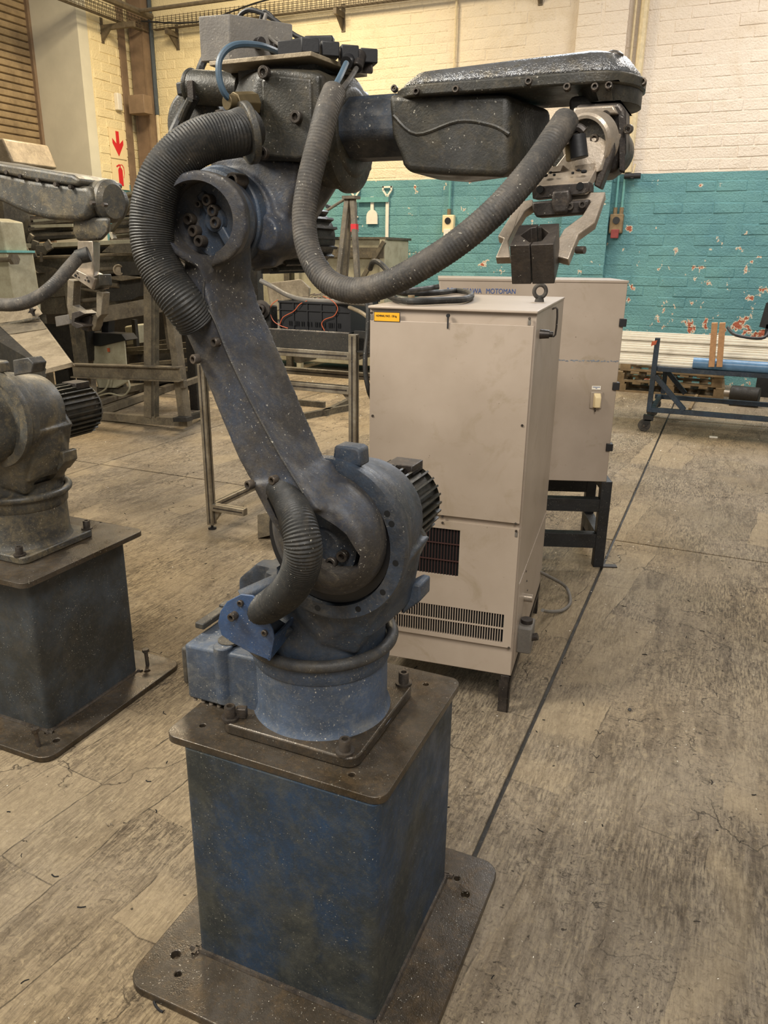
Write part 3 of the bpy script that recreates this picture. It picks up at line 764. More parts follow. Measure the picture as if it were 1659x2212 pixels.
# hub in the upper eye
uh = JT+V((-.004, NF+.048, 0))
hb = obj('upper_hub', MB().lathe([(-.02, .0583), (0, .0575), (.001, .02), (.010, .017)], uh, (0, -1, 0), 48), 'blue_cast', R)
obj('cross_web', MB().obox(uh+V((0, -.003, 0)), (.10, .012, .016), (.55, 0, -.83), (0, 1, 0)), 'blue_cast', hb, bev=.003)
for px, rr in (((447, 432), .0095), ((459, 455), .0095), ((465, 481), .0095), ((407, 473), .0095), ((417, 499), .0095), ((430, 521), .0095), ((429, 441), .006)):
    p = PY(px[0], px[1], NF+.035); p.y = uh.y
    socket_bolt(p, (0, -1, 0), rr, .016, parent=hb)
# arm screws
for px in ((473, 738), (428, 775), (545, 1045), (597, 1035)):
    p = PY(px[0], px[1], NF+.004)
    socket_bolt(p, (-.25, -1, 0), .008, .012, parent=R, name='arm_screw')
p = PY(473, 755, NF-.002); 
# ring + casting at the upper pivot
JR = V((-.132, 0, 1.655))
obj('upper_ring', MB().lathe([(-.03, .076), (-.002, .078), (0, .073), (.012, .072)], (JR.x+.004, -.165, JR.z), (0, -1, 0), 56), 'blue_cast', R)
obj('upper_ring_back', MB().lathe([(-.03, .084), (.0, .086)], (JR.x+.008, -.148, JR.z), (0, -1, 0), 56), 'blue_cast', R, bev=.004)
for px, rr in (((510, 391), .013), ((424, 381), .009)):
    p = PY(px[0], px[1], -.165)
    socket_bolt(p+V((0, .02, 0)), (0, -1, 0), rr, .034, parent=R)
# J3 casting
up = MB()
front = P3([(448, 338), (520, 340), (654, 351), (742, 372), (742, 385), (688, 446), (650, 480), (628, 560), (610, 577), (548, 582), (543, 505), (540, 440), (500, 395), (462, 375)], -.105)
front = P3([(448, 338), (520, 340), (640, 351), (636, 400), (600, 480), (590, 578), (548, 582), (543, 505), (540, 440), (500, 395), (462, 375)], -.105)
backp = P3([(560, 345), (700, 352), (742, 370), (742, 385), (688, 446), (650, 480), (630, 562), (600, 577), (560, 570)], .035)
up.hull(front[:3]+front[3:7]+backp); up.hull(front[:2]+front[6:]+backp[:2]+backp[-2:])
up.cyl((JR.x+.02, -.12, JR.z), (JR.x+.02, .02, JR.z), .080, n=40)
up.cyl((JR.x+.09, -.135, JR.z-.025), (JR.x+.09, -.05, JR.z-.025), .03, .045, n=24)
obj('elbow_casting', up, 'arm_paint', R, voxel=.0045, smooth=6, ang=50)
mo = obj('elbow_motor', MB().cyl((-.02, -.06, 1.605), (-.02, .12, 1.605), .058, n=36), 'greasy_black', R)
mpx = PY(632, 510, -.04)
mo.location += V((mpx.x-.062, .02, mpx.z))-V((-.02, 0, 1.605))
for k in range(22):
    a = math.radians(360/22*k); d = V((math.cos(a), 0, math.sin(a)))
    c = V((mpx.x+.012, .03, mpx.z))
    f = MB().obox(V((-.02, .03, 1.605))+d*.061, (.014, .17, .0045), d, (0, 1, 0)); obj('fin', f, 'greasy_black', mo)
# upper casting (forearm root) with the gear drum
uc = MB()
F1 = P3([(560, 155), (600, 148), (640, 152), (690, 160), (690, 348), (560, 345), (538, 325), (530, 250)], -.125)
B1 = P3([(520, 165), (560, 150), (690, 150), (700, 348), (530, 345), (500, 335), (505, 200)], -.085)
uc.hull(F1+[p+V((0, .20, 0)) for p in B1]+B1)
uc.hull(P3([(430, 225), (530, 200), (530, 345), (470, 335), (425, 300)], -.05)+P3([(430, 225), (530, 200), (530, 345), (470, 335), (425, 300)], .05)) if 0 else None
uc.cyl((.0, -.0, 1.806), (.045, -.0, 1.800), .092, n=48)
uc.cyl((.040, -.0, 1.800), (.075, -.0, 1.800), .092, .070, n=48)
uc.hull(P3([(640, 150), (690, 165), (700, 330), (640, 345)], -.10)+P3([(690, 165), (735, 175), (740, 340), (690, 345)], -.04)+P3([(650, 150), (740, 170), (740, 340)], .06))
obj('elbow_housing', uc, 'greasy_black', R, voxel=.0045, smooth=7, ang=50)
fpl = P3([(563, 170), (598, 160), (672, 168), (676, 335), (640, 345), (566, 338)], -.128)
obj('cover_plate', MB().prism(fpl, (0, .012, 0)), 'greasy_black', R, bev=.005, seg=3)
for px in ((643, 254), (574, 158), (572, 332)):
    p = PY(px[0], px[1], -.128); socket_bolt(p, (0, -1, 0), .010, .010, parent=R)
obj('gear_flange', MB().lathe([(0, .088), (.004, .094), (.016, .094), (.022, .084)], (.048, 0, 1.796), (1, 0, 0), 56), 'greasy_black', R)
p = PY(450, 275, .03)
obj('wrist_motor_disc', MB().cyl((p.x+.0, -.02, p.z), (p.x+.0, .10, p.z), .062, n=40), 'cast_grey', R, bev=.008, seg=3)
a = PY(415, 188, -.04); b = PY(530, 195, -.04)
sm = obj('rear_motor', MB().cyl(a, b, .0285, n=32, ch=.004), 'greasy_black', R)
obj('end_ring', MB().torus(a, (b-a), .026, .005, 32, 8), 'greasy_black', sm)
obj('rear_plug', MB().obox(a+V((-.006, -.01, -.004)), (.03, .02, .022), (1, 0, .1)), 'black', sm, bev=.003)
obj('plug_clamp', MB().obox(a+V((.02, -.028, -.012)), (.012, .012, .03)), 'steel_dark', sm)
# root of the hose: pale flange with bolts
hf = PY(522, 283, -.185)
obj('hose_flange', MB().lathe([(0, .047), (.012, .047), (.014, .04)], hf+V((.006, .02, 0)), (-.62, -.75, -.18), 36), 'cast_grey', R, bev=.002)
for px in ((482, 245), (520, 254), (516, 322), (497, 330)):
    p = PY(px[0], px[1], -.19); socket_bolt(p, (-.62, -.75, -.18), .006, .012, parent=R)
# air fittings by the hose flange
a = PY(505, 222, -.17); b = PY(548, 226, -.13)
obj('air_fitting', MB().cyl(a, b, .016, .020, n=8).cyl(a+(a-b)*.35, a, .012, n=16), 'brass', R, bev=.001)

# ---- forearm
FZ = 1.796; HW = .075
tubepx = P3([(738, 200), (850, 205), (850, 320), (738, 300)], -.06)
obj('forearm_neck', MB().loft([[V((x, hw*math.cos(a)*1.0, FZ+.008+hz*math.sin(a))) for a in [math.pi/4*(k+.5) for k in range(8)]] for x, hw, hz in ((.055, .074, .052), (.17, .074, .052), (.21, .078, .060))]), 'blue_cast', R, bev=.010, seg=3)
obj('neck_patch', MB().obox(PY(780, 238, -.069), (.036, .004, .010), (1, 0, .05)), 'chute', R, bev=.002) if 0 else None
fa = MB()
bot = P3([(838, 203), (845, 290), (862, 330), (868, 355), (880, 372), (960, 378), (1080, 384), (1094, 378), (1100, 362), (1100, 203)], -HW)
far_ = [p+V((0, HW*2, 0)) for p in bot]
nf = P3([(1172, 372), (1185, 368), (1193, 350), (1194, 203)], HW); nf[-1].z = far_[-1].z; far_[-4:] = nf
fa.loft([bot, far_])
forearm = obj('forearm_housing', fa, 'greasy_black', R, bev=.014, seg=4)
# rib relief on the housing
obj('dent_rib', MB().tube(P3([(850, 250), (900, 290), (990, 262), (1060, 270), (1100, 290)], -HW+.0005), .003, 6, 5), 'greasy_black', R)
# long top cover: flange + domed lid, cast as rounded loft
fl_ = P3([(836, 200), (1225, 206)], -HW-.012)
def oval(x0, x1, hw, z, n=10, sk=0.0):
    pts = []
    for k in range(n+1):
        a = -math.pi/2+math.pi*k/n; pts.append(V((x1-hw*.75+hw*.75*math.cos(a), hw*math.sin(a), z+sk)))
    for k in range(n+1):
        a = math.pi/2+math.pi*k/n; pts.append(V((x0+hw*.75+hw*.75*math.cos(a), hw*math.sin(a), z)))
    return pts
zc = 1.838
fx0, fx1 = .160, .556
obj('cover_flange', MB().loft([oval(fx0, fx1, .088, zc-.003), oval(fx0, fx1, .088, zc+.014)]), 'greasy_black', R, bev=.003)
obj('cover_lower_rim', MB().loft([oval(.468, fx1-.004, .070, zc-.024), oval(.455, fx1-.004, .083, zc)]), 'greasy_black', R, bev=.003)
lid = MB().loft([oval(fx0+.006, fx1-.006, .083, zc+.012), oval(fx0+.012, fx1-.010, .080, zc+.022), oval(fx0+.03, fx1-.028, .062, zc+.036, sk=.006), oval(fx0+.050, fx1-.045, .046, zc+.040, sk=.008)])
obj('top_cover', lid, 'cover_metal', R, bev=.006, seg=3)
for px in ((1142, 178), (1285, 190), (1315, 187), (1225, 190), (985, 195), (900, 200), (1385, 155), (834, 188)):
    p = PY(px[0], px[1], -.088)
    if px[0] > 1380: p = V((.553, -.02, zc+.006))
    if px[0] < 840: p = V((.158, -.03, zc+.02))
    socket_bolt(p+V((0, .004, 0)), (0, -1, .2), .0055, .008, parent=R)
obj('cover_knob', MB().lathe([(0, .014), (.006, .012), (.009, .006)], V((.510, -.03, zc+.040)), (.2, -.1, 1), 16), 'bolt', R)
# wrist block hanging under the cover end
wb_ = MB()
wr_ = P3([(1226, 206), (1330, 200), (1332, 345), (1310, 378), (1240, 380), (1232, 300)], -.052)
wb_.prism(wr_, (0, .104, 0))
obj('wrist_block', wb_, 'casting_dark', R, bev=.010, seg=3)
p = PY(1330, 326, -.03)
obj('wrist_drum', MB().lathe([(0, .022), (.01, .034), (.055, .036), (.06, .030)], V((p.x-.012, -.055, p.z)), (0, 1, 0), 36), 'greasy_black', R, bev=.003)
obj('wrist_boss', MB().cyl(V((p.x-.055, -.062, p.z)), V((p.x-.055, .05, p.z)), .040, n=36), 'greasy_black', R, bev=.004)
# hand flange: tilted face towards the viewer
fc = PY(1272, 300, -.115)
tl = V((-.30, -.80, -.22)).normalized()
wp = P3([(1243, 225), (1340, 220), (1352, 238), (1352, 330), (1330, 372), (1300, 375), (1240, 300)], -.078)
obj('wrist_plate', MB().prism(wp, (0, .05, 0)), 'steel_dark', R, bev=.006, seg=3)
obj('wrist_face', MB().prism(P3([(1238, 232), (1325, 226), (1335, 246), (1238, 254)], -.092), (0, .02, 0)), 'steel', R, bev=.003)
obj('wrist_side_plate', MB().hull(P3([(1336, 244), (1350, 250), (1350, 375), (1338, 372)], -.088)+P3([(1336, 244), (1350, 250), (1350, 375), (1338, 372)], -.068)), 'steel_dark', R, bev=.003)
hf_ = obj('tool_flange', MB().lathe([(0, .040), (.022, .040), (.026, .037), (.026, .033), (.018, .032)], fc+V((.004, .022, 0)), tl, 48), 'steel', R)
obj('flange_core', MB().lathe([(0, .0325), (.012, .032), (.013, .010)], fc+V((.004, .022, 0))+tl*.006, tl, 40), 'casting_dark', R)
for px in ((1310, 248), (1286, 299), (1358, 278)):
    p = PY(px[0], px[1], -.115 if px[0] < 1300 else -.09); socket_bolt(p+V((0, .005, 0)), (-.1, -1, -.1), .0065, .010, parent=R)
# ---- gripper
G = None
def PG(pts, Y0, dY): return [PY(x, y, Y0) for x, y in pts]
gy = -.135
bp = MB().hull(PG([(1222, 300), (1262, 262), (1310, 262), (1330, 300), (1330, 325), (1290, 372), (1170, 392), (1165, 375)], gy, 0)+[p+V((.006, .014, -.004)) for p in PG([(1222, 300), (1262, 262), (1310, 262), (1330, 300), (1330, 325), (1290, 372), (1170, 392), (1165, 375)], gy, 0)])
grip = obj('gripper', MB().hull([PY(1152, 402, -.165), PY(1272, 393, -.165), PY(1190, 368, -.125), PY(1290, 360, -.125)]+[p+V((0, .002, -.016)) for p in (PY(1152, 402, -.165), PY(1272, 393, -.165), PY(1190, 368, -.125), PY(1290, 360, -.125))]), 'steel', R, bev=.0015)
# slanting bracket from flange to gripper: flat bar pair
sb = [PY(1245, 300, -.118), PY(1322, 292, -.118), PY(1292, 372, -.128), PY(1190, 372, -.128)]
obj('bracket_plate', MB().hull(sb+[p+V((.012, .016, .004)) for p in sb]), 'steel', grip, bev=.002)
rim_ = [PY(1310, 262, -.118), PY(1328, 290, -.118), PY(1328, 322, -.12), PY(1296, 408, -.125), PY(1282, 400, -.125), PY(1300, 340, -.12), PY(1300, 300, -.118)]
obj('bracket_edge', MB().prism(rim_, (.0, .03, 0)), 'steel_dark', grip, bev=.002)
cyl0 = PY(1248, 318, -.148); cyl1 = PY(1252, 342, -.150)
obj('fitting', MB().cyl(PY(1247, 292, -.15), cyl1, .0115, .0125, n=20), 'black', grip, bev=.001)
obj('fitting_block', MB().obox(PY(1232, 330, -.14), (.012, .014, .022), (1, 0, .2)), 'brass', grip, bev=.001)
obj('elbow_fitting', MB().tube([PY(1235, 280, -.15), PY(1250, 276, -.15), PY(1262, 285, -.15)], .006, 8, 4), 'steel_dark', grip)
for px, ww in (((1200, 368), 1), ((1265, 366), 1)):
    pass
def gpx(pts, Y): return [PY(x, y, Y) for x, y in pts]
a4 = gpx([(1178, 362), (1216, 357), (1210, 370), (1176, 372)], -.135); obj('tab', MB().prism(a4, (0, .012, 0)), 'steel', grip)
a4 = gpx([(1243, 358), (1284, 352), (1281, 370), (1240, 366)], -.135); obj('tab', MB().prism(a4, (0, .012, 0)), 'steel', grip)
for px in ((1178, 383), (1190, 377), (1198, 382), (1238, 378), (1262, 375), (1250, 372)):
    p = PY(px[0], px[1], -.150); obj('plate_hole', MB().cyl(p+V((0, -.004, .0035)), p+V((0, -.003, .0012)), .004 if px[0] in (1178, 1262) else .002, n=10), 'dark_hole', grip)
obj('body_block', MB().hull(gpx([(1148, 402), (1274, 392), (1274, 412), (1262, 418), (1150, 430)], -.165)+[p+V((0, .035, 0)) for p in gpx([(1148, 402), (1274, 392), (1274, 412), (1262, 418), (1150, 430)], -.165)]), 'steel_dark', grip, bev=.002)
for px in ((1166, 409), (1253, 402)):
    p = PY(px[0], px[1], -.1665); obj('block_hole', MB().cyl(p, p+V((0, .002, 0)), .0052, n=14), 'dark_hole', grip)
obj('cylinder_cap', MB().prism(gpx([(1192, 412), (1230, 408), (1232, 428), (1226, 460), (1196, 462), (1190, 440)], -.176), (0, .02, 0)), 'steel_dark', grip, bev=.004, seg=3)
obj('lower_block', MB().prism(gpx([(1148, 436), (1190, 432), (1232, 434), (1275, 430), (1268, 450), (1262, 462), (1158, 470), (1150, 455)], -.168), (0, .03, 0)), 'steel_dark', grip, bev=.003)
for px in ((1232, 446), (1259, 442)):
    p = PY(px[0], px[1], -.169); socket_bolt(p, (0, -1, 0), .0052, .005, parent=grip)
# fingers
def finger(px, Y, d, mat='steel'):
    return obj('finger', MB().prism(gpx(px, Y), (0, d, 0)), mat, grip, bev=.002)
def slab3(top, Y0, Y1s, th, mat, name='finger'):
    """top outline given in pixels with its own Y each -> a plate th thick, downwards"""
    T = [PY(x, y, Y) for x, y, Y in top]
    nrm = (T[1]-T[0]).cross(T[2]-T[0]).normalized()
    if nrm.z > 0: nrm = -nrm
    return obj(name, MB().prism(T, nrm*th), mat, grip, bev=.0015)
slab3([(1235, 416, -.150), (1308, 414, -.150), (1285, 480, -.185), (1250, 505, -.200), (1228, 560, -.235), (1197, 552, -.232), (1204, 520, -.215), (1218, 495, -.197), (1258, 465, -.178), (1276, 435, -.160), (1234, 434, -.158)], 0, 0, .014, 'steel')
slab3([(1150, 430, -.150), (1155, 442, -.157), (1135, 455, -.165), (1110, 495, -.188), (1098, 520, -.205), (1102, 555, -.232), (1070, 556, -.232), (1088, 515, -.205), (1075, 510, -.198), (1112, 450, -.163), (1128, 434, -.152)], 0, 0, .014, 'steel')
# clamp block (two halves with a hexagonal bore)
tY = [(1120, 488), (1206, 482), (1190, 527), (1101, 530)]
YF, YB = -.292, -.236
def TP(x, y): return PY(x, y, YF+(YB-YF)*(529-y)/45.0)
g_ = V((.0008, 0, 0)); dn = V((.001, .020, -.050))
mid0 = TP(1165, 484); mid1 = TP(1145, 529); hexp = [TP(x, y) for x, y in ((1124, 508), (1147, 492), (1169, 490), (1185, 502), (1170, 520), (1144, 523))]
mh0 = TP(1160, 490.5); mh1 = TP(1150, 522.5)
obj('jaw', MB().prism([TP(1122, 486), mid0-g_, mh0-g_, hexp[1], hexp[0], hexp[5], mh1-g_, mid1-g_, TP(1101, 530)], dn), 'steel_dark', grip, bev=.001)
obj('jaw', MB().prism([mid0+g_, TP(1208, 482), TP(1196, 527), mid1+g_, mh1+g_, hexp[4], hexp[3], hexp[2], mh0+g_], dn), 'steel_dark', grip, bev=.001)
p = PY(1245, 540, -.22); obj('finger_knob', MB().cyl(p, p+V((.012, -.004, 0)), .005, n=12), 'bolt', grip)

# ---- hoses on the robot
hose = [(535, 278, -.165), (505, 290, -.20), (450, 300, -.235), (395, 330, -.265), (350, 385, -.285), (329, 460, -.295), (332, 540, -.30), (360, 605, -.30), (395, 655, -.295), (425, 695, -.275)]
obj('corrugated_hose', MB().tube([PY(*q_) for q_ in hose], .0335, 24, rib=.0013, pitch=.0042), 'rubber', R)
obj('hose_bore', MB().cyl(PY(417, 672, NF-.003), PY(417, 672, NF+.02), .035, n=28), 'dark_hole', R) if 0 else None
hose = [(597, 1040, -.245), (625, 1085, -.285), (646, 1135, -.325), (655, 1190, -.335), (645, 1240, -.315), (620, 1280, -.27), (588, 1305, -.21), (560, 1322, -.17)]
obj('corrugated_hose', MB().tube([PY(*q_) for q_ in hose], .0285, 24, rib=.0014, pitch=.0042, rr=lambda t: .86+.22*min(1, t*3)), 'rubber', R)
a = PY(520, 1290, -.19); b = PY(610, 1250, -.13)
obj('cable_pipe', MB().cyl(a, b, .015, n=20), 'blue_cast', R)
bk_ = P3([(470, 1345), (476, 1320), (490, 1300), (520, 1284), (545, 1287), (560, 1300), (588, 1360), (592, 1380), (583, 1427), (540, 1410), (500, 1388), (478, 1372)], -.205)
obj('hose_bracket', MB().prism(bk_, (0, .005, 0)), 'blue_clean', R, bev=.0015)
sd = P3([(592, 1378), (583, 1427)], -.205); sd2 = [sd[0]+V((0, .085, .01)), sd[1]+V((0, .085, .02))]
obj('bracket_side', MB().hull([sd[0], sd[1], sd2[1], sd2[0]]+[p+V((-.005, 0, 0)) for p in (sd[0], sd[1], sd2[1], sd2[0])]), 'blue_clean', R)
obj('bracket_box', MB().hull(P3([(480, 1340), (500, 1310), (540, 1300), (575, 1360), (575, 1400), (500, 1380)], -.195)+P3([(500, 1330), (540, 1310), (600, 1340), (640, 1360), (600, 1400)], -.13)), 'blue_cast', R, bev=.004)
for px in ((508, 1328), (573, 1366), (521, 1302)):
    p = PY(px[0], px[1], -.205); socket_bolt(p, (0, -1, 0), .0085 if px[0] == 508 else .0065, .016 if px[0] == 508 else .006, parent=R)
# long hose to the gripper
hose = [(722, 200, -.15), (705, 245, -.185), (688, 310, -.205), (668, 390, -.225), (657, 470, -.24), (668, 545, -.255), (705, 605, -.27), (765, 628, -.28), (840, 612, -.285), (920, 570, -.285), (1000, 516, -.275), (1080, 446, -.255), (1150, 366, -.22), (1195, 302, -.185), (1222, 262, -.15)]
obj('cable_hose', MB().tube([PY(*q_) for q_ in hose], .0185, 18, rib=.0007, pitch=.0050), 'rubber_dusty', R)

# ---- top plate, junction box, valves, lines
tpz = PY(670, 121, -.12).z
a = PY(452, 142, -.12); b = PY(672, 121, -.12)
pl_ = [V((a.x, -.12, tpz)), V((b.x, -.12, tpz)), V((b.x+.02, .05, tpz)), V((a.x, .07, tpz))]
obj('mount_plate', MB().prism(pl_, (0, 0, .007)), 'chute', R, bev=.001)
obj('plate_riser', MB().box(b.x-.13, b.x-.02, -.07, .04, 1.87, tpz).box(-.12, -.08, -.07, .04, 1.86, tpz), 'greasy_black', R)
bz = tpz+.008
A1 = PZ(447, 136, bz); B1_ = PZ(505, 129, bz); 
# junction box turned a little on the plate
jx = PY(500, 130, -.105)
u_ = V((.93, .36, 0)).normalized(); v_ = V((-.36, .93, 0)).normalized()
JB = MB(); wd_, dp_, hh_ = .060, .115, .068
nb0 = V((jx.x, -.108, bz))
dirL = V((-.98, -.12, 0)).normalized(); dirR = V((.60, .80, 0)).normalized()
JB.hull([nb0, nb0+dirL*.056, nb0+dirR*.115, nb0+dirL*.056+dirR*.115]+[p+V((0, 0, hh_)) for p in (nb0, nb0+dirL*.056, nb0+dirR*.115, nb0+dirL*.056+dirR*.115)])
jb_ = obj('junction_box', JB, 'box_grey', R, bev=.002)
for k in range(2):
    c = nb0+dirR*(.05+.028*k)+V((0, 0, .030-.004*k))
    nrm = V((dirR.y, -dirR.x, 0))
    obj('cable_gland', MB().cyl(c, c+nrm*.018, .0095, .008, n=12), 'steel_dark', jb_, bev=.001)
vb = PY(700, 105, -.07)
vz = tpz+.008
vbx = b.x
for k in range(4):
    c = V((vbx-.02+.020*k, -.09+.032*k, vz+.012))
    obj('valve', MB().obox(c, (.03, .030, .022), (1, .8, 0)), 'black', R, bev=.002)
c = V((vbx-.045, -.095, vz+.010)); obj('valve_manifold', MB().obox(c, (.045, .03, .020), (1, .1, 0)), 'black', R, bev=.001)
c = PY(690, 92, -.02); obj('valve_coil', MB().obox(c, (.05, .02, .018), (1, .3, 0)), 'black', R, bev=.003)
p = PY(757, 125, -.02); obj('push_fitting', MB().cyl(p, PY(748, 136, -.05), .012, .010, n=16), 'black', R)
p = PY(775, 120, -.01); obj('fitting_body', MB().cyl(p, PY(770, 148, -.03), .014, .010, n=12), 'steel_dark', R, bev=.002)
obj('tee_block', MB().hull(P3([(745, 130), (790, 135), (805, 133), (805, 143), (798, 147), (806, 153), (804, 160), (750, 155)], .0)+P3([(745, 130), (790, 135), (804, 160), (750, 155)], .02)), 'steel_dark', R, bev=.002)
obj('ring_fitting', MB().torus(PY(741, 118, -.03), (1, -.5, 0), .009, .003, 20, 8), 'bolt', R)
def line(name, pts, r, mat): return obj(name, MB().tube([PY(*q_) for q_ in pts], r, 8, 6), mat, R)
line('air_line', [(748, 137, -.07), (735, 165, -.12), (722, 190, -.15), (716, 210, -.165)], .0048, 'pneu_blue')
line('air_line', [(770, 148, -.04), (755, 172, -.09), (738, 195, -.13), (730, 212, -.15)], .0042, 'rubber_dusty')
line('air_line', [(600, 112, -.07), (560, 98, -.12), (505, 98, -.17), (476, 125, -.19), (473, 165, -.195), (484, 200, -.19), (503, 220, -.175)], .0052, 'pneu_blue')
line('air_line', [(512, 44, -.0), (525, 27, -.0), (545, 22, 0), (585, 38, 0), (640, 78, 0), (695, 98, .0)], .0042, 'black')
line('air_line', [(560, 60, .0), (566, 30, 0), (575, 25, 0), (592, 42, 0), (588, 62, 0)], .003, 'rubber')
line('air_line', [(575, 30, -.03), (570, 55, -.04), (582, 80, -.05), (605, 98, -.06), (640, 108, -.06)], .0032, 'box_grey')
line('air_line', [(610, 97, -.03), (650, 85, -.02), (700, 90, -.02)], .003, 'rubber')
line('air_line', [(595, 84, -.04), (625, 104, -.05), (660, 109, -.07)], .003, 'box_grey')
line('cable_loom', [(450, 110, .06), (432, 150, .05), (420, 200, .0), (398, 235, -.05), (372, 290, -.08), (352, 345, -.08), (345, 400, -.05)], .008, 'rubber')
line('cable_loom', [(424, 205, -.06), (405, 240, -.06), (385, 290, -.04), (365, 345, -.02)], .009, 'rubber')
line('cable_loom', [(410, 215, -.08), (392, 255, -.07), (378, 310, -.05), (372, 350, -.03)], .006, 'cast_grey')

# ================================================================ LEFT ROBOT
R2 = thing('industrial_robot', 'dark grimy robot cut off by the left edge, its forearm pointing right', 'robot', (P2[0], P2[1], HP))
off = V((P2[0], P2[1], 0))
COPY = ('base_plate', 'bolt', 'base_drum', 'rim', 'shoulder_casting', 'pivot_ring', 'seal_gap', 'stop_lug', 'shoulder_motor', 'motor_flange', 'side_lug')
def setmat(o, m):
    o.material_slots[0].link = 'OBJECT'; o.material_slots[0].material = M[m]
nbolt = 0
for ch in list(R.children):
    nm = ch.name.split('.')[0]
    if nm not in COPY: continue
    if nm == 'bolt':
        nbolt += 1
        if nbolt > 3: continue
    c = ch.copy(); COL.objects.link(c); c.parent = R2
    if nm != 'bolt': setmat(c, 'cast_grey')
    ORG[c] = ORG[ch]+off
    for g in ch.children: d = g.copy(); COL.objects.link(d); d.parent = c; ORG[d] = ORG[g]+off
def b2(px):
    p = PZ(px[0], px[1], HP+.04); p.z = HP+.026; return p
J22 = J2+off
hubc = V((J22.x-.035, .355, J22.z-.02))
hd = obj('arm_root_drum', MB().lathe([(-.01, .128), (.0, .135), (.10, .128), (.115, .115)], hubc, (0, -1, 0), 56), 'cast_grey', R2)
hc = obj('bolted_cover', MB().lathe([(.11, .118), (.122, .116), (.128, .105), (.135, .06), (.137, .01)], hubc, (0, -1, 0), 48), 'cast_grey', R2)
for k in range(24):
    a = math.radians(15*k); d = V((math.cos(a), 0, math.sin(a)))*.109
    obj('cover_bolt', MB().cyl(hubc+d+V((0, -.121, 0)), hubc+d+V((0, -.133, 0)), .0065, n=8), 'bolt', hc)
ar = MB().hull([hubc+V((-.10, 0, .06)), hubc+V((-.02, 0, .125)), hubc+V((-.10, -.11, .06)), hubc+V((-.02, -.11, .12)), hubc+V((-.55, 0, .42)), hubc+V((-.45, 0, .50)), hubc+V((-.55, -.11, .42)), hubc+V((-.45, -.11, .50))])
obj('lower_arm', ar, 'cast_grey', R2, bev=.02, seg=3)
obj('arm_lug', MB().prism([PY(x, y, .28) for x, y in ((27, 778), (60, 772), (72, 785), (68, 806), (30, 812))], (0, .05, 0)), 'casting_dark', R2, bev=.003)
# forearm
Yn = .43
def Q(pts, Y=Yn): return [PY(x, y, Y) for x, y in pts]
fa = Q([(-60, 362), (0, 372), (60, 385), (150, 398), (190, 402), (200, 430), (188, 470), (165, 478), (100, 474), (55, 462), (0, 436), (-60, 420)])
obj('forearm_housing', MB().prism(fa, (0, .16, 0)), 'cast_grey', R2, bev=.015, seg=4)
lid = Q([(-60, 340), (0, 352), (90, 366), (155, 377), (172, 388), (168, 402), (150, 400), (60, 387), (0, 374), (-60, 364)], Yn-.008)
obj('top_cover', MB().prism(lid, (0, .176, 0)), 'cast_grey', R2, bev=.008, seg=3)
a = PY(214, 430, Yn+.07)
we = obj('wrist_drum', MB().cyl(a+V((-.055, 0, .0)), a+V((.026, 0, -.006)), .052, .054, n=40), 'cast_grey', R2, bev=.006, seg=3)
obj('end_cap', MB().lathe([(0, .054), (.004, .058), (.016, .058), (.028, .046)], a+V((.027, 0, -.006)), (1, 0, -.05), 40), 'cast_grey', R2)
for px in ((12, 372), (42, 380), (80, 388), (118, 398), (150, 404), (196, 438), (222, 442)):
    p = PY(px[0], px[1], Yn-.012); obj('cover_screw', MB().cyl(p, p+V((0, .014, 0)), .006, n=8), 'bolt', R2)
nk = MB().loft([[PY(x, y, Y) for x, y, Y in r_] for r_ in (
    [(158, 470, .45), (238, 470, .45), (240, 470, .55), (165, 470, .55)],
    [(158, 498, .45), (236, 500, .45), (238, 500, .55), (165, 500, .55)],
    [(166, 520, .46), (218, 520, .46), (220, 520, .53), (170, 520, .53)])])
obj('wrist_block', nk, 'cast_grey', R2, bev=.008, seg=3)
g2 = obj('gripper', MB().loft([[PY(x, y, Y) for x, y, Y in r_] for r_ in (
    [(168, 520, .455), (200, 520, .44), (217, 522, .50), (175, 520, .52)],
    [(166, 570, .455), (203, 575, .44), (216, 575, .50), (175, 570, .52)],
    [(168, 592, .455), (203, 602, .44), (214, 598, .50), (175, 590, .52)])]), 'steel', R2, bev=.003)
bl = [(157, 579), (204, 602), (198, 626), (154, 596)]
obj('gripper_block', MB().prism(Q(bl, .42), (.01, .06, 0)), 'steel', g2, bev=.002)
for px, r_ in (((163, 595), .004), ((167, 590), .002), ((170, 599), .002), ((188, 600), .002), ((191, 607), .004), ((184, 605), .002)):
    p = PY(px[0], px[1], .419); obj('plate_hole', MB().cyl(p, p+V((0, -.001, 0)), r_, n=8), 'dark_hole', g2)
obj('side_cylinder', MB().prism(Q([(200, 598), (214, 592), (217, 618), (202, 628)], .43), (0, .05, 0)), 'greasy_black', g2, bev=.003)
obj('finger', MB().prism(Q([(146, 602), (160, 607), (157, 660), (178, 676), (176, 700), (150, 690), (144, 660)], .44), (0, .03, 0)), 'frame_brown', g2, bev=.002)
obj('finger', MB().prism(Q([(208, 628), (222, 632), (219, 680), (209, 690), (206, 705), (200, 716), (194, 700), (197, 684), (208, 676)], .44), (0, .03, 0)), 'frame_brown', g2, bev=.002)
obj('jaw', MB().prism(Q([(155, 676), (172, 671), (184, 678), (176, 682), (162, 688), (160, 696), (178, 702), (180, 706), (166, 710), (154, 702)], .40), (0, .05, 0)), 'steel_dark', g2, bev=.001)
obj('jaw', MB().prism(Q([(176, 686), (194, 682), (195, 690), (190, 716), (176, 712)], .43), (0, .05, 0)), 'steel_dark', g2, bev=.001)
obj('hose_plug', MB().cyl(PY(193, 549, .42), PY(165, 556, .40), .021, .019, n=20), 'rubber', R2, bev=.002)
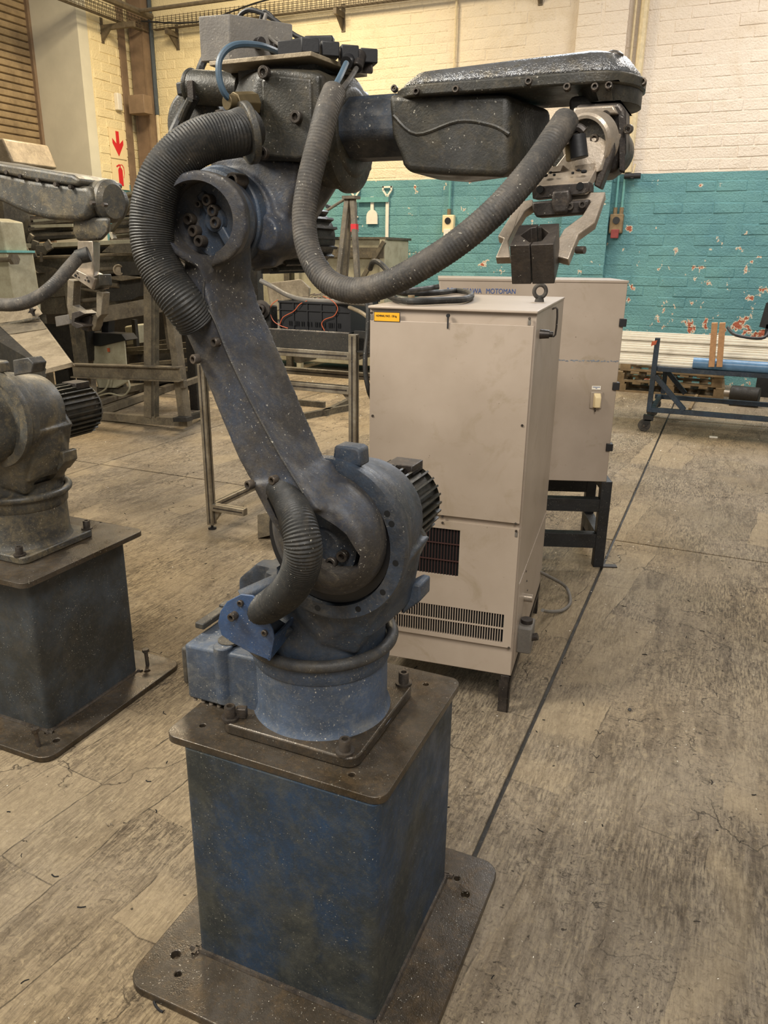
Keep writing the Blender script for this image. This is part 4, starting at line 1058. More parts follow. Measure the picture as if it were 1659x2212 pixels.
obj('cable_hose', MB().tube([PY(*q_) for q_ in [(172, 553, .41), (148, 580, .36), (120, 612, .31), (85, 640, .27), (45, 656, .25), (0, 658, .25), (-50, 650, .27)]], .0175, 16, rib=.0006, pitch=.006), 'rubber_dusty', R2)

# ================================================================ CONTROL CABINETS
def local(p, o, rz):
    d = V(p)-V(o); c, s_ = math.cos(rz), math.sin(rz); return V((d.x*c+d.y*s_, -d.x*s_+d.y*c, d.z))
def hit(x, y, o, rz, ly=0.0):   # pixel -> local coords on the plane local y = ly
    n = V((-math.sin(rz), math.cos(rz), 0)); d = ray(x, y); o2 = V(o)+n*ly
    t = (o2-CAM).dot(n)/d.dot(n); return local(CAM+d*t, o, rz)
def text(name, s_, size, loc, parent, mat, rot=(math.pi/2, 0, 0), ext=.0006, sx=1.0, shear=0):
    cu = bpy.data.curves.new(name, 'FONT'); cu.body = s_; cu.size = size; cu.extrude = ext; cu.shear = shear
    t = bpy.data.objects.new('tmp', cu); COL.objects.link(t); bpy.context.view_layer.update()
    me = bpy.data.meshes.new_from_object(t.evaluated_get(bpy.context.evaluated_depsgraph_get())); bpy.data.objects.remove(t)
    me.name = name; me.materials.clear(); me.materials.append(M[mat]); me.transform(Matrix.Diagonal((sx, 1, 1, 1)))
    o = bpy.data.objects.new(name, me); COL.objects.link(o); o.parent = parent; o.rotation_euler = rot
    o.location = V(loc)-ORG.get(parent, V((0, 0, 0))); return o
# near cabinet
o1 = V((.172, 1.083, 0)); r1 = math.radians(6)
K = thing('control_cabinet', 'dirty cream steel cabinet with vent grilles standing right behind the front robot', 'cabinet', o1, r1)
T1 = hit(1156, 672, o1, r1).z; TL = hit(797, 660, o1, r1); B0 = hit(1107, 1465, o1, r1).z
p = local(PZ(1199.5, 641, T1), o1, r1); D1 = p.y; W1 = -TL.x; X1 = .0
body = obj('body', MB().box(-W1, 0, .012, D1, B0, T1-.006), 'cream_cab', K, bev=.003)
obj('lid', MB().box(-W1-.003, .003, -.002, D1+.002, T1-.008, T1), 'cream_cab', K, bev=.002)
zsp = hit(1000, 1126, o1, r1).z; xl = -W1+.004; xr = -.006
obj('front_panel', MB().box(xl, xr, 0, .012, hit(1110, 1132, o1, r1).z+.002, T1-.045), 'cream_cab', K, bev=.0015)
zb1 = hit(1100, 1400, o1, r1).z; zt1 = hit(1110, 1143, o1, r1).z
v1 = [hit(x, y, o1, r1) for x, y in ((905, 1142), (994, 1146), (990, 1247), (905, 1240))]
v2 = [hit(x, y, o1, r1) for x, y in ((865, 1300), (1089, 1328), (1086, 1389), (865, 1357))]
vx0, vx1 = -.45, v1[1].x; vz1 = v1[1].z; vz0 = v1[2].z
wx0, wx1 = -.50, v2[1].x; wz1 = v2[1].z+.0; wz0 = v2[2].z
def rc(x0, x1, z0, z1, y=0): return [V((x0, y, z0)), V((x1, y, z0)), V((x1, y, z1)), V((x0, y, z1))]
obj('lower_panel', MB().prism(rc(xl, xr, zb1, zt1), (0, .012, 0), [rc(vx0, vx1, vz0, vz1), rc(wx0, wx1, wz0, wz1)]), 'cream_cab', K)
obj('vent_back', MB().box(vx0-.01, vx1+.01, .011, .0135, vz0-.01, vz1+.01).box(wx0-.01, wx1+.01, .011, .0135, wz0-.01, wz1+.01), 'dark_hole', K)
M['rust_dark'] = plain('rust_dark', '3a201c', .6)
n = int((vx1-vx0)/.0105)
for k in range(1, n): x = vx0+(vx1-vx0)*k/n; obj('grille_bar', MB().box(x-.0012, x+.0012, .006, .010, vz0, vz1), 'rust_dark', K)
for k in (.32, .68): z = vz0+(vz1-vz0)*k; obj('cross_bar', MB().box(vx0, vx1, .003, .007, z-.0018, z+.0018), 'rust_dark', K)
n = int((wx1-wx0)/.0092)
for k in range(1, n): x = wx0+(wx1-wx0)*k/n; obj('grille_bar', MB().box(x-.0014, x+.0014, .001, .007, wz0, wz1), 'cream_cab', K)
z = (wz0+wz1)/2; obj('cross_bar', MB().box(wx0, wx1, .0, .006, z-.0025, z+.0025), 'cream_cab', K)
for px in ((805, 898), (1128, 919), (956, 1115), (956, 1129), (1114, 1131), (1115, 1147), (1099, 1399), (1144, 688), (803, 676)):
    q = hit(px[0], px[1], o1, r1); obj('panel_screw', MB().cyl((q.x, -.003, q.z), (q.x, .003, q.z), .0042, n=10), 'bolt', K)
for px in ((803, 683), (1144, 694), (1115, 1153)):
    q = hit(px[0], px[1], o1, r1); obj('slot_plate', MB().box(q.x-.0045, q.x+.0045, -.0015, .002, q.z-.012, q.z+.005), 'box_grey', K, bev=.001)
q = hit(968, 690, o1, r1); obj('latch_key', MB().cyl((q.x, -.006, q.z+.012), (q.x, .002, q.z+.012), .006, n=12).box(q.x-.0022, q.x+.0022, -.004, .001, q.z-.028, q.z+.012), 'black', K)
q0 = hit(808, 673, o1, r1); q1 = hit(864, 696, o1, r1)
lb = obj('warning_label', MB().box(q0.x, q1.x, -.0012, .001, q1.z, q0.z), 'ink_black', K)
obj('label_face', MB().box(q0.x+.0018, q1.x-.0018, -.0018, -.0005, q1.z+.0018, q0.z-.0018), 'yellow', K)
text('lettering', 'NOMINAL MASS : 130 kg', .0092, (q0.x+.0075, -.0022, q1.z+.0155), K, 'ink_black', sx=.72)
# eye bolt, side fittings, underframe
q = local(PZ(1165, 652, T1), o1, r1)
eb = obj('lifting_eye', MB().torus((q.x, q.y, T1+.038), (.45, -1, 0), .0225, .0075, 28, 12).cyl((q.x, q.y, T1), (q.x, q.y, T1+.012), .018, .015, n=20).cyl((q.x, q.y, T1+.008), (q.x, q.y, T1+.02), .012, .010, n=16), 'rubber_dusty', K)
q2 = local(PZ(857, 640, T1), o1, r1)
obj('bracket_post', MB().cyl((-.44, .13, T1), (-.44, .13, T1+.03), .012, n=12), 'wood_old', K)
# side face (local x = 0)
def hitx(x, y, lx=0.0):
    u = V((math.cos(r1), math.sin(r1), 0)); o2 = o1+u*lx; d = ray(x, y); t = (o2-CAM).dot(u)/d.dot(u); return local(CAM+d*t, o1, r1)
a = hitx(1193, 668); b = hitx(1186, 725)
ym = min(max(a.y, .05), D1-.02)
obj('side_handle', MB().tube([(.0, ym, a.z), (.018, ym, a.z), (.018, ym, b.z), (0, ym, b.z)], .0035, 8, 3), 'steel_dark', K)
c = hitx(1200, 696); obj('cable_gland', MB().cyl((0, .13, c.z), (.03, .13, c.z), .016, .013, n=16).cyl((.03, .13, c.z), (.042, .13, c.z), .009, n=12), 'steel_dark', K)
c = hitx(1163, 1198); obj('side_connector', MB().cyl((0, .24, c.z), (.035, .24, c.z), .016, n=16), 'steel', K, bev=.002)
c = hitx(1150, 1330)
pb = obj('plug_box', MB().box(.0, .055, .10, .20, B0+.05, B0+.155), 'box_grey', K, bev=.006)
obj('plug_cap', MB().cyl((.028, .15, B0+.155), (.028, .15, B0+.17), .022, n=18).cyl((.045, .12, B0+.11), (.075, .12, B0+.12), .014, n=12), 'steel_dark', pb)
obj('side_panel_edge', MB().box(0, .003, .05, D1-.03, B0+.03, B0+.35), 'cream_cab', K, bev=.001)
for k in range(3): obj('side_screw', MB().cyl((.003, .22+.05*k, B0+.33-.06*k), (.006, .22+.05*k, B0+.33-.06*k), .004, n=8), 'bolt', K)
fr = MB().bar((-W1+.02, .03, B0-.02), (-.0, .03, B0-.02), .05, .03)
stand = obj('stand_beam', MB().box(-.035, 0, .005, D1, B0-.022, B0).box(-.006, 0, .005, D1, B0-.05, B0), 'steel_dark', K, bev=.001)
obj('stand_beam', MB().box(-W1, -W1+.035, .02, D1, B0-.022, B0).box(-W1, -W1+.006, .02, D1, B0-.05, B0), 'steel_dark', K, bev=.001)
for x in (-.040, -W1+.002):
    for y in (.004, D1-.045):
        obj('leg', MB().box(x, x+.038, y, y+.006, 0, B0-.02).box(x+.032 if x > -.2 else x, x+.038 if x > -.2 else x+.006, y, y+.04, 0, B0-.02), 'steel_dark', K)
# far cabinet, turned towards the viewer
o2 = PZ(1303, 1226, 0); o2.z = 0; r2 = math.radians(20)
L = thing('control_cabinet', 'larger cream cabinet with blue lettering on a black stand, half hidden behind the nearer one', 'cabinet', o2, r2)
def h2(x, y): return hit(x, y, o2, r2)
TR = h2(1357, 606); BR = h2(1310, 1041); TL = h2(949, 609)
xr = .5*(TR.x+BR.x)
obj('body', MB().box(TL.x, xr, .0, .40, BR.z, TR.z-.004), 'cream_cab', L, bev=.003)
obj('lid', MB().box(TL.x-.006, xr+.004, -.004, .41, TR.z-.012, TR.z), 'cream_cab', L, bev=.002)
for y in (697, 834, 966):
    q = h2(1343-(y-697)*.095, y); obj('hinge', MB().box(xr-.022, xr+.012, -.012, .03, q.z-.019, q.z+.019), 'black', L, bev=.002)
s0 = h2(1180, 778); 
M['scuff'] = plain('scuff', '7f8791', .6, 0, .2)
sc_ = MB()
for k in range(60):
    x = s0.x+.0+(xr-.01-s0.x)*k/60; w = random.uniform(.003, .012); z = s0.z+random.uniform(-.003, .003)
    if random.random() < .8: sc_.box(x, x+w, -.0008, .0, z-random.uniform(.001, .004), z+random.uniform(.001, .004))
obj('scuff_line', sc_, 'scuff', L, kind='stuff')
a = h2(966, 632); b = h2(1040, 632); c = h2(1049, 632); e = h2(1113, 634); hz = h2(1000, 622).z-h2(1000, 633).z
lg = MB(); x = a.x; z = a.z-.001; s_ = hz
lg.prism([V((x, -.001, z+s_)), V((x, -.001, z+s_*.2)), V((x+s_*.25, -.001, z+s_*.2)), V((x+s_*.3, -.001, z+s_))], (0, .0015, 0))
lg.prism([V((x+s_*.45, -.001, z)), V((x+s_*.15, -.001, z)), V((x+s_*.8, -.001, z+s_)), V((x+s_*1.1, -.001, z+s_))], (0, .0015, 0))
lg.prism([V((x+s_*.55, -.001, z+s_*.45)), V((x+s_*.8, -.001, z+s_*.45)), V((x+s_*1.0, -.001, z)), V((x+s_*.75, -.001, z))], (0, .0015, 0))
obj('emblem', lg, 'ink_blue', L)
t1 = text('lettering', 'YASKAWA', hz*1.38, (h2(984, 632).x, -.0012, z), L, 'ink_blue', ext=.0012)
t2 = text('lettering', 'MOTOMAN', hz*1.38, (h2(1049, 633).x, -.0012, z), L, 'ink_blue')
for t_, x0, x1 in ((t1, h2(984, 632).x, b.x), (t2, c.x, e.x)):
    wv = max(v.co.x for v in t_.data.vertices); t_.scale = ((x1-x0)/wv, 1, 1)
q = h2(1288, 865)
iso = obj('isolator', MB().box(q.x-.032, q.x+.028, -.01, 0, q.z-.04, q.z+.045), 'cream_cab', L, bev=.004)
obj('isolator_handle', MB().loft([[V((q.x-.018, -.01, q.z+.040)), V((q.x+.018, -.01, q.z+.040)), V((q.x+.018, -.01, q.z-.035)), V((q.x-.018, -.01, q.z-.035))],
      [V((q.x-.012, -.038, q.z+.022)), V((q.x+.016, -.038, q.z+.022)), V((q.x+.016, -.034, q.z-.032)), V((q.x-.012, -.034, q.z-.032))]]), 'sign_cream', iso, bev=.004)
obj('padlock_loop', MB().torus((q.x-.005, -.018, q.z-.045), (1, 0, 0), .008, .003, 16, 6), 'bolt', iso)
q = h2(1288, 838); pl2 = obj('notice_plate', MB().box(q.x-.022, q.x+.022, -.002, 0, q.z-.008, q.z+.010), 'white', L)
obj('print_line', MB().box(q.x-.018, q.x+.018, -.003, -.001, q.z+.003, q.z+.0055), 'ink_blue', pl2)
obj('print_line', MB().box(q.x-.004, q.x+.004, -.003, -.001, q.z-.003, q.z-.0005), 'ink_blue', pl2)
zb = BR.z
def hb(x0, x1, y0, y1, z0, z1, n='stand_rail'): obj(n, MB().box(x0, x1, y0, y1, z0, z1), 'black_frame', L, bev=.002)
lw = .055
for x, y in ((-lw, 0), (-lw, .36), (-.62, 0), (-.62, .36)): hb(x, x+lw, y, y+lw, 0, zb, 'leg')
ru = h2(1250, 1078).z; rd = h2(1250, 1105).z
hb(-.62, -lw, .0, lw, rd, ru); hb(-.62, -lw, .36, .36+lw, rd, ru)
ru = h2(1220, 1152).z; rd = h2(1220, 1182).z
hb(-.62, -lw, .0, lw, max(.02, rd), ru); hb(-lw, 0, lw, .36, max(.02, rd), ru); hb(-lw, 0, lw, .36, zb-.05, zb); hb(-.62, -.62+lw, lw, .36, zb-.05, zb)
obj('stand_foot', MB().box(-.02, .075, .0, .04, 0, .006), 'steel_dark', L)
# cables at the cabinets
solo('power_cable', MB().tube([PZ(1156, 1231, .26)+V((0, .0, 0)), PZ(1185, 1245, .16), PZ(1222, 1268, .04), PZ(1232, 1300, .012), PZ(1215, 1318, .012), PZ(1185, 1321, .03), PZ(1172, 1318, .10)], .008, 10, 6), 'box_grey', 'grey cable looping on the floor beside the near cabinet plug', 'cable')
zt = T1
def CT(x, y, h=.013): return PZ(x, y, zt+h)
solo('coiled_cable', MB().tube([PY(800, 580, 1.9), PY(806, 566, 1.8), PY(820, 568, 1.7), PY(840, 590, 1.6), CT(850, 622, .05), CT(865, 632, .02), CT(900, 634, .014), CT(950, 632, .014), CT(985, 628, .014), CT(1012, 632, .014), CT(1018, 640, .014), CT(1000, 647, .014), CT(960, 649, .014), CT(900, 651, .014), CT(860, 647, .014), CT(835, 636, .014), CT(820, 630, .03)], .0115, 10, 6), 'rubber', 'thick black cable coiled on top of the near cabinet', 'cable')
solo('black_cable', MB().tube([CT(880, 628, .035), CT(910, 625, .035), CT(930, 622, .035), CT(948, 619, .04)], .010, 10, 6), 'rubber', 'short black cable end lying across the coiled cable', 'cable')
solo('hanging_cable', MB().tube([PY(785, 645, 1.25), PY(795, 665, 1.2), PY(794, 720, 1.18), PY(789, 770, 1.16), PY(790, 810, 1.15), PY(797, 845, 1.15), PY(806, 880, 1.2), PY(806, 1000, 1.2), PZ(806, 1180, .02)], .009, 10, 6), 'rubber', 'black cable hanging down the left side of the near cabinet', 'cable')

# ================================================================ ALUMINIUM TABLE
ty0 = 2.27
Tt = thing('profile_table', 'aluminium profile table with slotted rails behind the front robot', 'table', (-1.5, ty0+.4, 0))
pr_ = .042
def rail(a, b, name='rail'):
    a = V(a); b = V(b); o = obj(name, MB().bar(a, b, pr_, pr_), 'alu', Tt, bev=.002)
    d = (b-a).normalized(); u = V((0, 0, 1)) if abs(d.z) < .5 else V((1, 0, 0)); w = d.cross(u).normalized()
    for s_, v in ((1, w), (-1, w), (1, u)):
        m = MB().bar(a+v*s_*pr_*.503+d*.01, b+v*s_*pr_*.503-d*.01, .008 if v is w else .008, .0015, v)
        obj('groove', m, 'steel_dark', o)
lx = -1.985; rx = -1.03; yb = ty0+.80
zt_ = PY(765, 722, ty0).z
rail((lx, ty0, .03), (lx, ty0, 1.0), 'leg'); rail((rx, ty0, .03), (rx, ty0, zt_), 'leg'); rail((lx, yb, .03), (lx, yb, 1.0), 'leg'); rail((rx, yb, .03), (rx, yb, zt_), 'leg')
for x, y in ((lx, ty0), (rx, ty0), (lx, yb), (rx, yb)): obj('foot', MB().cyl((x, y, 0), (x, y, .012), .025, n=16).cyl((x, y, .01), (x, y, .035), .008, n=10), 'black', Tt)
zr = PY(700, 765, ty0).z; rail((lx+.02, ty0, zr), (rx-.02, ty0, zr)); rail((lx+.02, yb, zr), (rx-.02, yb, zr)); rail((rx, ty0+.02, zr), (rx, yb-.02, zr))
zr2 = PY(700, 838, ty0).z; rail((-1.6, ty0, zr2), (rx-.02, ty0, zr2)); 
zf = PY(510, 1103, ty0).z; rail((lx+.02, ty0, zf), (-1.74, ty0, zf)); rail((lx, ty0+.02, zf), (lx, yb-.02, zf))
zr3 = PY(690, 805, yb).z; rail((-1.95, yb, zr3), (-1.2, yb, zr3)); 
obj('profile_end', MB().box(-1.45, -1.41, ty0+.12, ty0+.30, zr-.075, zr-.03), 'alu', Tt, bev=.003)
obj('corner_gusset', MB().prism([V((rx-.02, ty0, zr2-.02)), V((rx-.02, ty0, zr2-.07)), V((rx-.07, ty0, zr2-.02))], (0, .03, 0)), 'alu', Tt)
obj('corner_gusset', MB().prism([V((lx+.02, ty0, zf-.02)), V((lx+.02, ty0, zf-.09)), V((lx+.05, ty0, zf-.05)), V((lx+.06, ty0, zf-.02))], (0, .03, 0)), 'alu', Tt)
rb_ = PY(585, 1140, ty0-.02)
obj('stop_box', MB().hull([PY(x, y, ty0-.03) for x, y in ((556, 1112), (610, 1100), (612, 1150), (557, 1163))]+[PY(x, y, ty0+.06) for x, y in ((556, 1112), (610, 1100), (612, 1150), (557, 1163))]), 'frame_brown', Tt, bev=.002)
zr = PY(700, 765, ty0).z
ztr = PY(700, 718, ty0-.01).z
tr = thing('steel_trough', 'black open steel trough lying on the aluminium table', 'trough', (-1.4, ty0, zr+.02))
obj('front_wall', MB().box(-1.95, rx-.022, ty0-.012, ty0-.004, zr+.022, ztr), 'machine_dark', tr)
obj('end_flange', MB().box(rx-.022, -.80, ty0+.05, ty0+.07, zr+.022, ztr+.01), 'machine_dark', tr)
obj('floor_pan', MB().box(-1.95, -.80, ty0-.01, yb, zr+.022, zr+.03), 'machine_dark', tr)
obj('deck', MB().box(-1.95, -.80, ty0+.10, yb+.05, ztr-.03, ztr-.02), 'machine_dark', tr)
obj('top_edge', MB().cyl((-1.95, ty0-.006, ztr), (rx-.02, ty0-.006, ztr), .006, n=8), 'steel_dark', tr)
p = PY(718, 730, ty0-.013); 
# crate with cables in it
cr0 = PY(607, 695, ty0+.14); cz = ztr-.02
cx0 = PY(606, 690, ty0+.16).x; cx1 = PY(757, 690, ty0+.16).x; ctop = PY(680, 652, ty0+.16).z
cr = thing('plastic_crate', 'black ribbed plastic crate full of thin cables on the trough', 'crate', ((cx0+cx1)/2, ty0+.3, cz))
cy0, cy1 = ty0+.16, ty0+.52; w = .006
for nm, bb in (('front_wall', (cx0, cx1, cy0, cy0+w)), ('back_wall', (cx0, cx1, cy1-w, cy1)), ('side_wall', (cx0, cx0+w, cy0, cy1)), ('side_wall', (cx1-w, cx1, cy0, cy1)), ('bottom', (cx0, cx1, cy0, cy1))):
    obj(nm, MB().box(*bb, cz, ctop if nm != 'bottom' else cz+.006), 'black', cr)
for k in range(6): x = cx0+(cx1-cx0)*k/5; obj('rib', MB().box(x-.004, x+.004, cy0-.006, cy0, cz, ctop), 'black', cr)
for bb in ((cx0-.008, cx1+.008, cy0-.01, cy0, ctop-.01, ctop), (cx0, cx1, cy0-.008, cy0, ctop-.05, ctop-.044), (cx0-.008, cx1+.008, cy1, cy1+.01, ctop-.01, ctop)): obj('rim', MB().box(*bb), 'black', cr)
ms = MB()
for k in range(22):
    x = cx0+.04+(k%11)*(cx1-cx0-.10)/11+random.uniform(0, .03); z = cz+.012+(k//11)*.012; ms.box(x, x+.005, cy0-.0075, cy0-.005, cz+.03, cz+.055)
obj('vent_slots', ms, 'dark_hole', cr, kind='stuff')
tg = MB()
for k in range(26):
    c = V((random.uniform(cx0+.12, cx1-.08), random.uniform(cy0+.08, cy1-.08), ctop+random.uniform(-.03, .035))); a = random.uniform(0, 6)
    tg.tube([c+V((math.cos(a+i*1.3)*random.uniform(.03, .09), math.sin(a+i*1.3)*random.uniform(.02, .06), random.uniform(-.02, .02))) for i in range(4)], .0022, 5, 4)
solo('wire_tangle', tg, 'grey_scrap', 'tangle of thin dusty wires heaped in the black crate', 'wires', kind='stuff')
Yc = cy0-.014
def OW(pts, label): solo('orange_wire', MB().tube([PY(x, y, Y) for x, y, Y in pts], .0022, 6, 6), 'orange', label, 'wire')
OW([(600, 648, Yc), (588, 657, Yc), (583, 672, Yc), (590, 692, Yc), (605, 703, Yc), (622, 709, Yc)], 'orange wire curling down at the left of the crate')
OW([(605, 700, Yc), (612, 685, Yc), (635, 672, Yc), (648, 657, Yc), (670, 648, Yc+.03), (690, 645, Yc+.06)], 'orange wire crossing the front of the crate diagonally')
OW([(698, 640, Yc+.06), (718, 650, Yc), (729, 665, Yc), (722, 682, Yc), (702, 690, Yc), (695, 700, Yc), (701, 714, Yc-.06)], 'orange wire hanging in an S down the right of the crate')
q = PY(630, 640, yb-.1)
blk = thing('casting_block', 'rough pale block lying behind the black crate', 'block', (q.x, yb-.05, ztr-.02))
obj('block', MB().hull([PY(x, y, yb-.02) for x, y in ((575, 612), (650, 603), (668, 622), (668, 650), (600, 672), (584, 668))]+[PY(x, y, yb+.14) for x, y in ((585, 612), (650, 603), (672, 622), (668, 650), (600, 668))]), 'chute', blk, bev=.008)
q = PY(563, 668, ty0+.12)
pu = thing('bearing_pulley', 'round steel pulley on the trough left of the crate', 'pulley', (q.x, ty0+.12, ztr-.02))
obj('disc', MB().lathe([(0, .045), (.03, .05), (.032, .03), (.06, .026), (.06, .018), (.02, .015)], q+V((0, .02, 0)), (.25, -1, 0), 28), 'steel_dark', pu)
obj('housing', MB().box(q.x-.05, q.x+.05, ty0+.14, ty0+.22, ztr-.02, q.z+.02), 'machine_dark', pu, bev=.01)
solo('flex_conduit', MB().tube([PY(562, 606, 2.6), PY(590, 620, 2.6), PY(620, 637, 2.5), PY(660, 648, 2.45), PY(740, 652, 2.4), PY(800, 657, 2.1)], .013, 10, 6), 'box_grey', 'grey flexible conduit sagging over the crate to the cabinet', 'conduit')
solo('flex_conduit', MB().tube([PY(755, 664, 2.35), PY(780, 675, 2.2), PY(800, 690, 2.0)], .010, 10, 6), 'chute', 'pale conduit beside the right end of the crate', 'conduit')

# ================================================================ TRESTLE, TANK
TY = 2.95
ap = PY(757, 426, TY)
A = thing('trestle', 'brown steel A-shaped trestle with a red band standing on the black trough deck', 'trestle', (ap.x, TY, ztr-.02))
def leg_to(px0, px1, Y0, Y1):
    a = PY(px0[0], px0[1], Y0); b = PY(px1[0], px1[1], Y1); d = (b-a)/(a.z-b.z); return a, a+d*(a.z-(ztr-.02))
for p0, p1, Y1 in (((751, 427), (731, 600), TY-.06), ((762, 427), (772, 600), TY-.08), ((758, 430), (748, 560), TY+.1)):
    a, b = leg_to(p0, p1, TY, Y1); obj('leg', MB().bar(a, b, .031, .031, (0, 1, 0)), 'frame_brown', A, bev=.004)
obj('top_plate', MB().box(ap.x-.035, ap.x+.045, TY-.04, TY+.04, ap.z-.01, ap.z+.006), 'frame_brown', A)
a, b = leg_to((762, 427), (772, 600), TY, TY-.08); c = a.lerp(b, (a.z-PY(764, 492, TY-.04).z)/(a.z-ztr+.02))
obj('red_band', MB().obox(c, (.034, .034, .042)), 'sign_red', A)
a = PY(745, 430, TY); b = PY(600, 522, TY-.1)
obj('brace', MB().cyl(a, b, .008, n=10), 'frame_brown', A)
q = PY(709, 446, TY); obj('knob', MB().cyl(q+V((0, -.015, 0)), q+V((0, .015, 0)), .011, n=16), 'black', A)
B_ = thing('steel_tank', 'pale grey open steel tank with a dark rim behind the trestle', 'tank', (PY(760, 560, 8.4).x, 8.6, 0))
x0 = PY(640, 560, 8.4).x; x1 = PY(833, 560, 8.4).x; z1 = PY(760, 512, 8.4).z
obj('shell', MB().box(x0, x1, 8.4, 9.2, .12, z1-.03), 'panel_pale', B_, bev=.01)
obj('rim', MB().box(x0-.03, x1+.02, 8.36, 9.25, z1-.03, z1), 'machine_grey', B_)
obj('rim_beam', MB().box(x0, x1, 8.33, 8.40, z1-.26, z1-.13), 'machine_grey', B_)
obj('end_post', MB().box(x1-.06, x1+.01, 8.34, 8.42, .0, z1-.03).box(x0, x0+.07, 8.34, 8.42, 0, z1-.03), 'panel_pale', B_)
a = PY(830, 522, 8.3); b = PY(772, 620, 8.3); obj('stay', MB().bar(a, b, .05, .05), 'machine_grey', B_)
x0 = PY(545, 560, 8.5).x; x1 = PY(625, 560, 8.5).x
C_ = thing('sheet_cabinet', 'pale sheet-metal box partly seen below the robot elbow', 'cabinet', ((x0+x1)/2, 8.7, 0))
obj('body', MB().box(x0, x1, 8.5, 9.1, .1, 1.5), 'panel_pale', C_, bev=.01)
obj('post', MB().box(PY(612, 560, 8.4).x, PY(624, 560, 8.4).x, 8.40, 8.46, .0, 1.75), 'machine_grey', C_)
obj('leg', MB().box(x0, x0+.05, 8.5, 8.55, 0, .1).box(x1-.05, x1, 8.5, 8.55, 0, .1), 'machine_grey', C_)
# base bars seen below the table
for k, (a, b, Y) in enumerate((((625, 828), (770, 768), 5.2), ((700, 826), (765, 790), 5.6), ((560, 800), (700, 795), 6.0))):
    pa = PY(a[0], a[1], Y); pb_ = PY(b[0], b[1], Y+.9 if k < 2 else Y)
    pa.z = pb_.z = .031
    solo('steel_bar', MB().bar(pa, pb_, .05, .06), 'machine_grey', ('longer', 'shorter', 'far')[k]+' dark steel bar slanting on the floor beyond the aluminium table', 'bar')

# ================================================================ LEFT MACHINERY
def PB(t, name, pts, Y, d, mat, bev=0.003):   # plate traced on a plane, with depth d
    return obj(name, MB().prism([PY(x, y, Y) for x, y in pts], (0, d, 0)), mat, t, bev=bev)
Ym = 5.0
Mc = thing('roller_machine', 'long grey-brown roller machine with shafts and side plates standing against the left wall', 'machine', (-4.6, 5.4, 0))
PB(Mc, 'bed_beam', [(10, 552), (320, 548), (320, 590), (10, 596)], Ym+.1, .12, 'machine_grey')
PB(Mc, 'top_rail', [(10, 528), (292, 517), (292, 526), (10, 539)], Ym, .35, 'panel_pale')
PB(Mc, 'top_rail', [(340, 519), (392, 522), (392, 530), (340, 528)], Ym, .35, 'panel_pale')
obj('dark_backing', MB().box(PY(10, 600, 7.0).x, PY(452, 700, 7.0).x, 7.0, 7.05, 0, 1.62), 'machine_dark', Mc)  # dark sheet added to darken the gaps between the beams
PB(Mc, 'inner_panel', [(20, 537), (392, 526), (392, 640), (20, 660)], Ym+.5, .03, 'machine_dark')
for a, b, r_ in (((48, 558), (300, 548), .016), ((215, 582), (262, 580), .020), ((170, 614), (258, 616), .030), ((175, 650), (215, 646), .022), ((165, 622), (215, 630), .016)):
    obj('shaft', MB().cyl(PY(a[0], a[1], Ym-.05), PY(b[0], b[1], Ym-.05), r_, n=14), 'frame_brown', Mc)
PB(Mc, 'side_plate', [(14, 546), (30, 529), (56, 533), (66, 552), (48, 566), (30, 575), (20, 562)], Ym-.10, .02, 'machine_grey')
PB(Mc, 'side_plate', [(219, 545), (240, 527), (290, 525), (296, 548)], Ym-.10, .02, 'machine_grey')
PB(Mc, 'side_plate', [(252, 565), (300, 566), (304, 594), (250, 596)], Ym-.08, .03, 'machine_dark')
obj('bearing', MB().lathe([(0, .055), (.03, .055), (.035, .045), (.02, .03)], PY(256, 583, Ym-.08), (.7, -.7, 0), 24), 'chute', Mc, bev=.002)
PB(Mc, 'tray_plate', [(215, 600), (262, 595), (304, 600), (262, 607)], Ym-.15, .1, 'frame_brown')
PB(Mc, 'drive_box', [(262, 606), (305, 602), (300, 640), (285, 648), (240, 652), (220, 620)], Ym-.05, .3, 'machine_dark')
PB(Mc, 'curved_guard', [(20, 585), (40, 578), (95, 575), (120, 580), (135, 592), (140, 640), (20, 650)], Ym-.02, .04, 'machine_grey')
PB(Mc, 'shelf_plate', [(20, 577), (68, 580), (82, 590), (22, 592)], Ym-.12, .1, 'frame_brown')
PB(Mc, 'dark_panel', [(85, 640), (138, 640), (142, 678), (80, 680)], Ym, .03, 'machine_grey')
for k, (x, y) in enumerate(((66, 515), (76, 530), (88, 540), (72, 548), (104, 532))):
    c = PY(x, y, Ym-.2)
    obj('clamp_piece', MB().obox(c, (.05+.02*(k % 3), .03, .09), (1, .2*k, .35*(k-2)), (0, 1, 0)), 'machine_grey', Mc, bev=.004)
obj('clamp_pin', MB().cyl(PY(89, 545, Ym-.22), PY(89, 565, Ym-.22), .015, n=10), 'frame_brown', Mc)
obj('clamp_plate', MB().prism([PY(x, y, Ym-.2) for x, y in ((103, 517), (110, 527), (98, 548), (92, 540))], (0, .02, 0)), 'machine_grey', Mc)
PB(Mc, 'drip_leg', [(30, 600), (48, 600), (55, 680), (38, 680)], Ym+.05, .06, 'machine_dark')
PB(Mc, 'lower_panel', [(120, 590), (200, 575), (300, 640), (300, 680), (130, 690)], Ym+.25, .05, 'machine_grey')
for x in (-5.9, -4.35, -3.55): obj('leg', MB().box(x-.05, x+.05, Ym+.25, Ym+.35, 0, 1.5), 'machine_dark', Mc)
